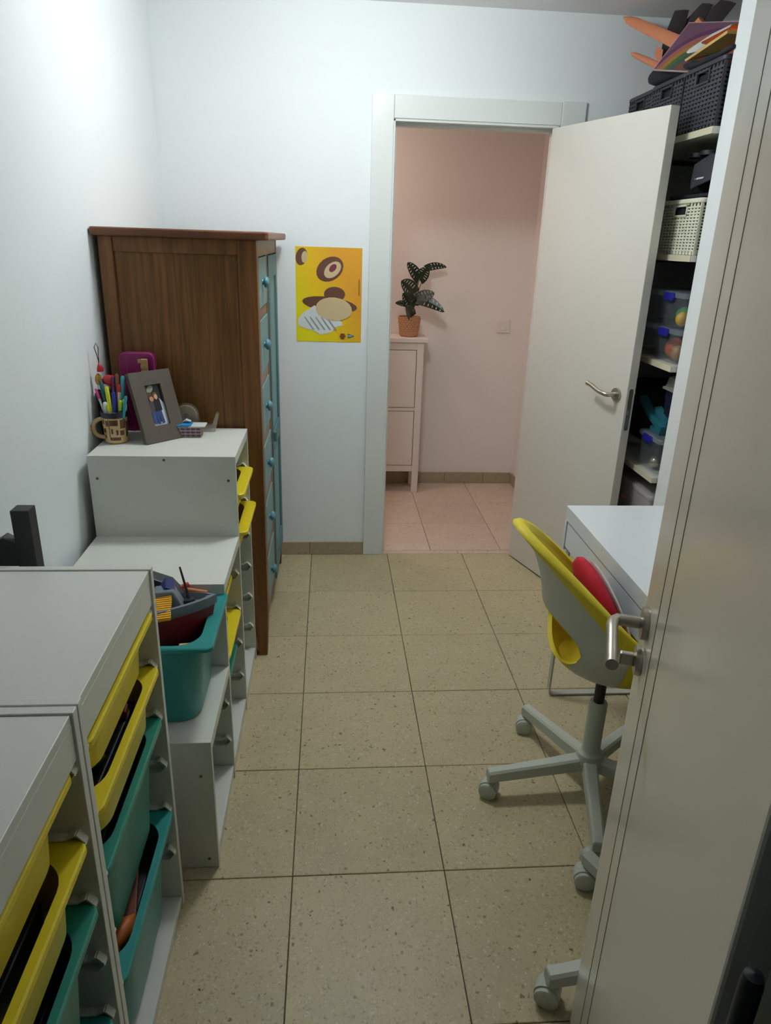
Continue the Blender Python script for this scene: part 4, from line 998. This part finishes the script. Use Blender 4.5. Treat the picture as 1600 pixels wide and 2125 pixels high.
def woven_basket(m, label, loc, LX, LY, H_, group, rows=13, cols=11):
    """open weave plastic basket, handle hole in the front (-x) side; origin at the floor centre"""
    r = thing('basket', label, 'basket', loc, group=group)
    tp_ = .94
    dark = mat('basket_inner_shade', rgb(20, 20, 26), .8)
    def side(o, u, W_, hole):
        """vertical lattice from o along u (unit), outward normal n"""
        u = Vector(u); n = u.cross(Vector((0, 0, 1))); mb = MB()
        hz0, hz1, hw0, hw1 = H_*.72, H_*.90, W_*.33, W_*.67
        ch_ = (H_-.03)/rows
        for i in range(rows):
            z0 = .012+ch_*i; z1 = z0+ch_*.60
            segs = [(0, W_)]
            if hole and z1 > hz0 and z0 < hz1: segs = [(0, hw0), (hw1, W_)]
            for a, b_ in segs: mb.obox(Vector(o)+u*a+n*-.001+Vector((0, 0, z0)), u*(b_-a), n*.003, (0, 0, z1-z0))
        cw = W_/cols
        for j in range(cols+1):
            x0 = max(0, cw*j-cw*.28); x1 = min(W_, cw*j+cw*.28)
            spans = [(.0, H_)]
            if hole and x1 > hw0 and x0 < hw1: spans = [(0, hz0), (hz1, H_)]
            for a, b_ in spans: mb.obox(Vector(o)+u*x0+n*-.0025+Vector((0, 0, a)), u*(x1-x0), n*.003, (0, 0, b_-a))
        if hole:
            for (a, b_, c, d) in ((hw0-.004, hw1+.004, hz0-.004, hz0+.003), (hw0-.004, hw1+.004, hz1-.003, hz1+.004), (hw0-.004, hw0+.004, hz0, hz1), (hw1-.004, hw1+.004, hz0, hz1)):
                mb.obox(Vector(o)+u*a+n*-.001+Vector((0, 0, c)), u*(b_-a), n*.006, (0, 0, d-c))
        return mb
    hx, hy = LX/2, LY/2
    side((-hx, hy, 0), (0, -1, 0), LY, True).build('front_weave', m, r)
    side((hx, -hy, 0), (0, 1, 0), LY, False).build('back_weave', m, r)
    side((-hx, -hy, 0), (1, 0, 0), LX, False).build('side_weave', m, r)
    side((hx, hy, 0), (-1, 0, 0), LX, False).build('side_weave', m, r)
    MB().box(-hx+.003, hx-.003, -hy+.003, hy-.003, .001, .012).build('basket_floor', m, r)
    rm = MB(); R_ = lambda e, z: rrect(LX+e, LY+e, .012, z, 4)
    rm.loft([R_(.006, H_-.012), R_(.010, H_-.010), R_(.010, H_), R_(.004, H_+.004), R_(-.008, H_+.002), R_(-.010, H_-.012)]+[R_(.006, H_-.012)], False, False); rm.build('rim', m, r, smooth=40)
    li = MB(); li.box(-hx+.006, hx-.006, -hy+.006, hy-.006, .013, H_*.86); li.build('inner_shade', dark, r)  # near-black block standing in for the shade seen through the weave
    return r
gB = 'charcoal woven baskets on the top shelf'
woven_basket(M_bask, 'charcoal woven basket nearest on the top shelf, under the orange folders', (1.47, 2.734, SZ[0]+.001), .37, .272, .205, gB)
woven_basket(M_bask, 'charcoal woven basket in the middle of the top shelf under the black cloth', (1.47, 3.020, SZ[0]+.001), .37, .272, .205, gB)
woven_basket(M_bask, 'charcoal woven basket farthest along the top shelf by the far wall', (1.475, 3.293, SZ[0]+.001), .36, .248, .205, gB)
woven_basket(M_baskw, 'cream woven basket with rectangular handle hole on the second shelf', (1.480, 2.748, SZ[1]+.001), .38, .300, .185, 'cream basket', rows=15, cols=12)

def clip_box(label, loc, LX, LY, H_, lid=M_lid, clip=None, name='clip_box', group='clear boxes in the niche', body=M_clear):
    r = thing(name, label, 'box', loc, group=group)
    R_ = lambda e, z, rad=.02: rrect(LX+e, LY+e, rad, z, 4)
    b_ = MB(); b_.loft([R_(-.030, 0), R_(-.024, .004), R_(-.006, H_-.022), R_(-.010, H_-.022), R_(-.028, .006)], True, True); b_.build('box_body', body, r, smooth=40)
    l = MB(); l.loft([R_(-.004, H_-.022), R_(.004, H_-.020), R_(.004, H_-.008), R_(-.004, H_-.002), R_(-.03, H_), ], True, True); l.build('lid', lid, r, smooth=40)
    if clip:
        for yy in ((0,) if LY < .33 else (0,)):
            c = MB(); c.prism([(x, z) for x, z in ((-.042, -.006), (-.036, .010), (.036, .010), (.042, -.006), (.034, -.020), (-.034, -.020))], (-LX/2-.010, yy, H_-.014), (0, 1, 0), (0, 0, 1), (.010, 0, 0)); c.build('clip', clip, r, bevel=.003)
    return r
M_bclip = mat('blue_clip_plastic', rgb(34, 34, 140), .35)
clip_box('clear clip box holding a green and a yellow toy, top of near stack', (1.475, 2.717, SZ[2]+.132), .37, .240, .130, clip=M_bclip)
clip_box('clear clip box holding orange toys, bottom of near stack', (1.475, 2.717, SZ[2]+.001), .37, .240, .130, clip=M_bclip)
clip_box('clear box with a blue clip, top of the far stack behind the door', (1.475, 2.985, SZ[2]+.132), .37, .240, .130, clip=M_bclip)
clip_box('clear box with a blue clip, bottom of the far stack behind the door', (1.475, 2.985, SZ[2]+.001), .37, .240, .130, clip=M_bclip)
clip_box('clear clip box holding a shiny bulb on the fourth shelf', (1.475, 2.703, SZ[3]+.001), .37, .205, .150, clip=M_bclip)
clip_box('large frosted box with a white lid and orange things on the lowest shelf', (1.49, 2.800, SZ[4]+.001), .40, .40, .240, lid=M_frost, body=M_frost, group=None, name='frosted_box')
dk2 = mat('dark_grey_toy', rgb(40, 42, 50), .6)
lumps([
 ('green_toy', 'green toy seen in the upper clear box of the near stack', mat('leaf_green_plastic', rgb(50, 130, 50), .5), 'ball', (.035, .04, .034), (1.345, 2.685, SZ[2]+.142), 0),
 ('yellow_toy_ball', 'yellow toy ball below the green toy in the upper clear box', mat('ochre_plastic', rgb(200, 160, 40), .5), 'ball', (.024, .026, .026), (1.320, 2.655, SZ[2]+.140), 0),
 ('dark_toy_pile', 'dark toy case at the back of the upper clear box', dk2, 'box', (.2, .17, .08), (1.50, 2.717, SZ[2]+.140), 0),
 ('orange_toy_car', 'orange toy car in the lower clear box of the near stack', mat('burnt_orange_plastic', rgb(190, 90, 40), .5), 'ball', (.035, .045, .04), (1.345, 2.725, SZ[2]+.009), 0),
 ('tan_toy_figure', 'tan toy figure in the lower clear box of the near stack', mat('tan_plastic', rgb(150, 116, 70), .5), 'ball', (.02, .03, .03), (1.325, 2.66, SZ[2]+.009), 0),
 ('dark_toy_case', 'dark toy case at the back of the lower clear box', dk2, 'box', (.2, .17, .08), (1.50, 2.717, SZ[2]+.009), 0),
 ('light_bulb', 'shiny glass bulb inside the clear box on the fourth shelf', mat('shiny_bulb', rgb(200, 190, 170), .08, metal=.8), 'ball', (.022, .026, .024), (1.330, 2.700, SZ[3]+.010), 0),
 ('dark_cable_bundle', 'dark cable bundle inside the clear box on the fourth shelf', dk2, 'box', (.2, .15, .08), (1.48, 2.703, SZ[3]+.010), 0),
 ('orange_toy_wing', 'orange toy wing inside the large frosted box', mat('vivid_orange', rgb(220, 90, 20), .4), 'box', (.20, .22, .02), (1.43, 2.82, SZ[4]+.14), .5),
 ('dark_red_toy_box', 'dark red toy box inside the large frosted box', mat('dark_red_card', rgb(84, 34, 36), .6), 'box', (.3, .3, .12), (1.49, 2.80, SZ[4]+.012), 0),
])
# fourth shelf: navy bin with grey lid on the clear box, teal hangers, pink bowl
nb = thing('navy_bin', 'navy bin with pale grey lid standing on the clear fourth-shelf box', 'bin', (1.492, 2.702, SZ[3]+.1525))
nbm = mat('navy_plastic_bin', rgb(24, 26, 52), .5)
R_ = lambda lx, ly, z: rrect(lx, ly, .012, z, 4)
MB().loft([R_(.26, .085, 0), R_(.27, .090, .005), R_(.29, .100, .175), R_(.28, .090, .175), R_(.26, .085, .01)], True, True).build('bin_body', nbm, nb, smooth=40)
MB().loft([R_(.31, .118, .174), R_(.31, .118, .182), R_(.295, .105, .184), R_(.28, .095, .222), R_(.26, .08, .226)], True, True).build('bin_lid', mat('pale_grey_lid', rgb(150, 152, 144), .45), nb, smooth=40)
tl_m = mat('teal_soft_plastic', rgb(40, 108, 122), .45)
for k, lab in enumerate(('lower curved teal plastic lid on the clear box beside the navy bin', 'upper curved teal plastic lid beside the navy bin')):
    pth = [(2.90, .975), (2.86, .955), (2.81, .930), (2.76, .912), (2.71, .900), (2.665, .893)] if k == 0 else [(2.79, .950), (2.76, .938), (2.72, .926), (2.68, .918), (2.665, .916)]
    m_ = MB(); x0 = 1.315+.02*k; h_ = .018
    m_.loft([[(x0, y, z-SZ[3]), (x0+.03, y, z+.004-SZ[3]), (x0+.03, y, z+.004-h_-SZ[3]), (x0, y, z-h_-SZ[3])] for y, z in pth])
    if k == 0: m_.box(x0, x0+.03, 2.67, 2.76, .152, .172)
    o = m_.build('teal_lid', tl_m, None, smooth=30); o.location = (0, 0, SZ[3]); tag(o, lab, 'lid')
toy('pink_bowl', 'pink bowl standing behind the curved teal lids', mat('dusty_pink_plastic', rgb(168, 56, 104), .45), MB().lathe([(0, .0), (.05, .004), (.075, .03), (.08, .055), (.074, .052), (.07, .03), (.0, .008)], 24), (1.455, 2.775, SZ[3]+.172), 0, cat='bowl', smooth=40)
toy('dark_storage_case', 'dark storage case at the back of the fourth shelf', M_black, bx(-.12, .12, -.25, .25, 0, .26), (1.59, 3.12, SZ[3]+.001), 0, cat='case', bevel=.006)
# second shelf: black bags and gear
def blob(name, lab, m, loc, r3, seed, cat, fl=.25, nu=22, nv=14):
    rnd = random.Random(seed); ph = [rnd.uniform(0, 6.28) for _ in range(6)]
    mb = MB(); rings = []
    for i in range(nv+1):
        t = -PI/2+PI*i/nv; ring = []
        for j in range(nu):
            a = 2*PI*j/nu; q_ = max(.02, math.cos(t))**.6
            k = 1+fl*(.5*math.sin(2*a+ph[0]+t*2)+.35*math.sin(3*a+ph[1]-t*3)+.25*math.sin(5*t+ph[2]+a))
            z = math.sin(t); ring.append((r3[0]*q_*math.cos(a)*k, r3[1]*q_*math.sin(a)*k, r3[2]*(1+z*(1 if z > 0 else .999))))
        rings.append(ring)
    mb.loft(rings); o = mb.build(name, m, None, smooth=60); o.location = loc; return tag(o, lab, cat)
zS = SZ[1]+.194
toy('black_tray', 'flat black tray lying over the cream basket', M_cloth, bx(-.17, .17, -.155, .15, 0, .012), (1.475, 2.745, zS), 0, cat='tray', bevel=.003)
bg = blob('black_bag', 'crumpled black bag with small white lettering above the cream basket', M_cloth, (1.46, 2.735, zS+.013), (.13, .11, .055), 3, 'bag', .18)
hp_ = MB(); hp_.prism([(-.085, .06), (-.06, .0), (-.04, -.03), (.0, -.02), (.085, -.005), (.085, .075), (.02, .09)], (1.300, 2.675, zS+.055), (0, -1, 0), (.25, 0, .97), (.008, 0, 0))
hpo = tag(hp_.build('black_helmet_flap', mat('satin_black', rgb(44, 46, 54), .4), bevel=.003), 'satin black flap with white lettering hanging in front of the black bag', 'flap')
dots = [(ell(-.028, .006, .0022, .0022, 0, 10), wp)]
xx = -.018
for wq in (.006, .004, .007, .006, .007, .004, .007, .008, .006):
    dots.append(([(xx, .003), (xx+wq*.75, .003), (xx+wq*.9, .009), (xx+wq*.2, .009)], wp)); xx += wq
prints('lettering', dots, hpo, Vector((1.300, 2.625, zS+.055)), (0, -1, 0), (.25, 0, .97), -.0008) if False else prints('lettering', dots, hpo, Vector((1.2985, 2.675, zS+.055)), (0, -1, 0), (.25, 0, .97), .0005)
blob('black_helmet', 'rounded black helmet farther in on the second shelf', mat('satin_black', rgb(44, 46, 54), .4), (1.48, 3.02, SZ[1]+.001), (.14, .13, .11), 9, 'helmet', .06)
goggles = thing('goggles', 'dark goggles with clear lenses lying on the black bag under the top shelf', 'goggles', (1.345, 2.75, zS+.125))
for s_ in (-.045, .045):
    MB().lathe([(0, -.004), (.028, -.004), (.034, .0), (.030, .006), (0, .008)], 20, (0, s_, .02)).build('lens', M_clear, goggles, smooth=50)
    MB().lathe([(.030, -.006), (.037, -.006), (.037, .008), (.030, .008), (.030, -.006)], 20, (0, s_, .02)).build('lens_rim', M_black, goggles, smooth=50)

# ------------------------------------------------------------------ above the baskets
ZK = SZ[0]+.213
roll = MB(); pts = []; rad_ = []
for i in range(14):
    t = i/13; r_ = .036-.027*min(1, t*1.5)+.002*math.sin(i*2.1); rad_.append(r_ if 0 < i < 13 else r_*.6)
    pts.append((1.300+.006*math.sin(5*t), 3.215-.64*t, ZK+r_+.002))
roll.tube(pts, rad_, 12)
tag(roll.build('black_cloth_roll', M_cloth, smooth=60), 'black cloth roll lying along the front of the charcoal baskets', 'cloth')
toy('cardboard_folder', 'tan cardboard folder lying on the farthest charcoal basket', mat('tan_card', rgb(178, 120, 70), .7), MB().box(-.12, .1, -.10, .09, 0, .012), (1.46, 3.310, ZK+.001), .15, cat='folder', bevel=.001)
toy('wooden_board', 'light wooden board lying over the near charcoal baskets', mat('light_board_wood', rgb(206, 170, 104), .6, noise=(30, .15)), MB().box(0, .26, -.42, 0, 0, .010), (1.300, 3.055, ZK+.032), 0, cat='board', bevel=.001, rot=(math.radians(-4), 0, math.radians(-1)))
toy('orange_tray', 'orange plastic tray on the light wooden board', mat('orange_tray_plastic', rgb(214, 100, 40), .4), MB().loft([rrect(.20, .22, .03, 0, 4), rrect(.23, .26, .035, .022, 4), rrect(.25, .28, .035, .023, 4), rrect(.23, .26, .03, .020, 4), rrect(.195, .215, .03, .004, 4)]), (1.437, 2.745, ZK+.064), 0, cat='tray', smooth=35)
toy('ochre_hat', 'ochre rounded hat lying on the orange tray', mat('ochre_felt', rgb(214, 150, 70), .8), MB().lathe([(.0, .052), (.05, .049), (.078, .036), (.088, .01), (.094, .0), (.080, .0), (0, .004)], 28), (1.435, 2.725, ZK+.070), 0, cat='hat', smooth=50)
ppr = MB(); ppr.tube([(-.03, .06, -.02), (-.01, .0, .0), (.02, -.08, .022), (.05, -.15, .035)], [.020, .022, .024, .024], 14)
o = toy('rolled_paper', 'rolled white papers lying between the rainbow painting and the orange tray', mat('paper_white', rgb(206, 206, 200), .8, noise=(30, .12)), ppr, (1.345, 2.945, ZK+.075), 0, cat='paper', smooth=60)
# rainbow painting
TLp = Vector((1.350, 3.07, 2.360)); uu = Vector((.07, -.24, -.05)).normalized(); vv = Vector((-.114, 0, -.160)); vv = (vv-uu*vv.dot(uu)).normalized()
pa = thing('painting', 'painted panel of purple with a rainbow arc leaning on top of the baskets', 'painting', TLp)
PU, PV = .42, .196
nn = uu.cross(vv).normalized()
if nn.dot(Vector((-1, -.5, .3))) < 0: nn = -nn
MB().obox((0, 0, 0), uu*PU, vv*PV, nn*-.006).build('panel', mat('painted_panel_edge', rgb(206, 180, 186), .6), pa)
cols = [('mauve', rgb(112, 78, 98)), ('plum', rgb(92, 52, 92)), ('rose', rgb(150, 88, 80)), ('ochre', rgb(150, 112, 48)), ('green', rgb(70, 92, 46)), ('teal', rgb(48, 82, 76)), ('brown', rgb(98, 64, 50))]
sh = [([(.003, .003), (PU-.003, .003), (PU-.003, PV-.002), (.003, PV-.002)], mat('painting_'+cols[0][0], cols[0][1], .5))]
cx, cy = .20, .23
for k, (nm, c_) in enumerate(cols[1:]):
    R0 = .205-.022*k; poly = []
    for i in range(25):
        a = PI+PI*i/24; x, y = cx+R0*1.05*math.cos(a), cy+R0*math.sin(a)
        poly.append((min(max(x, .003), PU-.003), min(max(y, .003), PV-.002)))
    poly = [p for j, p in enumerate(poly) if j == 0 or (Vector(p)-Vector(poly[j-1])).length > 1e-4]
    sh.append((poly, mat('painting_'+nm, c_, .5)))
if uu.cross(vv).dot(nn) > 0: prints('painted_bands', sh, pa, nn*.0002, uu, vv, 0)
else: prints('painted_bands', [([(y_, x_) for x_, y_ in pts_], m_) for pts_, m_ in sh], pa, nn*.0002, vv, uu, 0)
# foam glider
gl = thing('toy_glider', 'orange foam toy glider stuck up behind the rainbow painting', 'toy plane', (1.31, 3.15, 2.262))
M_foam = mat('orange_foam', rgb(214, 136, 98), .75, noise=(60, .06))
def wing(root_p, tip_p, chord0, chord1, cdir, name):
    a, b_ = Vector(root_p), Vector(tip_p); cd_ = Vector(cdir).normalized(); d_ = (b_-a); n_ = d_.cross(cd_).normalized()
    mb = MB(); rings = []
    for i in range(13):
        t = i/12; c_ = (chord0+(chord1-chord0)*t)*(1 if t < .8 else math.sqrt(max(.03, 1-((t-.8)/.2)**2))); p = a+d_*t+Vector((0, 0, -.02*math.sin(PI*t)))*0
        ring = []
        for j in range(12):
            ang_ = 2*PI*j/12; ring.append(p+cd_*(c_/2*math.cos(ang_))+n_*(.007*math.sin(ang_)))
        rings.append(ring)
    mb.loft(rings); return mb.build(name, M_foam, gl, smooth=50)
G = Vector((1.31, 3.15, 2.262))
wing(Vector((1.335, 3.06, 2.285))-G, Vector((1.195, 3.345, 2.435))-G, .050, .034, (.55, -.35, .9), 'wing')
wing(Vector((1.318, 3.16, 2.225))-G, Vector((1.246, 3.35, 2.314))-G, .028, .020, (.55, -.35, .9), 'tail_wing')
fs_ = MB(); fs_.tube([Vector((1.29, 3.22, 2.185))-G, Vector((1.315, 3.15, 2.240))-G, Vector((1.345, 3.09, 2.30))-G, Vector((1.38, 3.03, 2.36))-G], [.008, .014, .020, .016], 10); fs_.build('fuselage', M_foam, gl, smooth=50)
fin = MB(); fin.prism([(0, 0), (.05, .02), (.055, .06), (.02, .05)], Vector((1.30, 3.16, 2.235))-G, (.2, -.3, .9), (-.6, .3, .3), Vector((.5, .8, .1))*.008); fin.build('fin', M_foam, gl)
mk = MB(); 
for (a, b_) in (((0, 0, 0), (.012, -.008, .030)), ((.012, -.008, .030), (.016, -.010, .004)), ((.004, -.002, .012), (.022, -.012, .022))):
    mk.tube([Vector((1.301, 3.118, 2.262))-G+Vector(a), Vector((1.301, 3.118, 2.262))-G+Vector(b_)], .0016, 6)
mk.build('black_mark', M_black, gl)
# dark dried leaves
M_dl = mat('dark_dried_leaf', rgb(52, 44, 46), .7, noise=(40, .3))
db = thing('dried_palm_leaves', 'bunch of dark dried palm leaves standing up to the ceiling behind the painting', 'dried plant', (1.385, 3.20, ZK))
def blade(path, wds, sdir):
    mb = MB(); rings = []
    s_ = Vector(sdir).normalized()
    for p, w_ in zip(path, wds):
        p = Vector(p); k = p+Vector((0, 0, 0)); n_ = Vector((.4, -.9, .1))*.004
        rings.append([p-s_*w_, p+n_*1.5, p+s_*w_, p-n_])
    mb.loft(rings); return mb.build('leaf', M_dl, db, smooth=30)
blade([(-.03, 0, .02), (-.045, -.01, .10), (-.045, -.03, .18), (-.040, -.06, .255)], [.022, .034, .034, .026], (1, -.4, 0))
blade([(0, 0, .02), (-.015, -.02, .12), (.0, -.05, .20), (.045, -.09, .272)], [.022, .036, .034, .022], (1, -.5, -.2))
blade([(.02, 0, .02), (.02, -.03, .12), (.055, -.07, .20), (.105, -.13, .272)], [.022, .042, .042, .030], (1, -.5, -.3))
blade([(.0, .01, .02), (.0, -.0, .10), (.015, -.02, .16), (.02, -.05, .21)], [.02, .04, .045, .03], (1, -.4, -.1))
MB().tube([(0, 0, 0), (0, 0, .05)], .02, 8).build('stalk_bundle', M_dl, db, smooth=50)
toy('brown_card_corner', 'dark brown card wedge standing at the back of the top shelf', mat('dark_brown_card', rgb(84, 66, 60), .8), MB().prism([(0, 0), (.3, 0), (.3, .24), (.22, .24)], (0, 0, 0), (0, -1, 0), (0, 0, 1), (.01, 0, 0)), (1.70, 2.94, ZK), 0, cat='card')
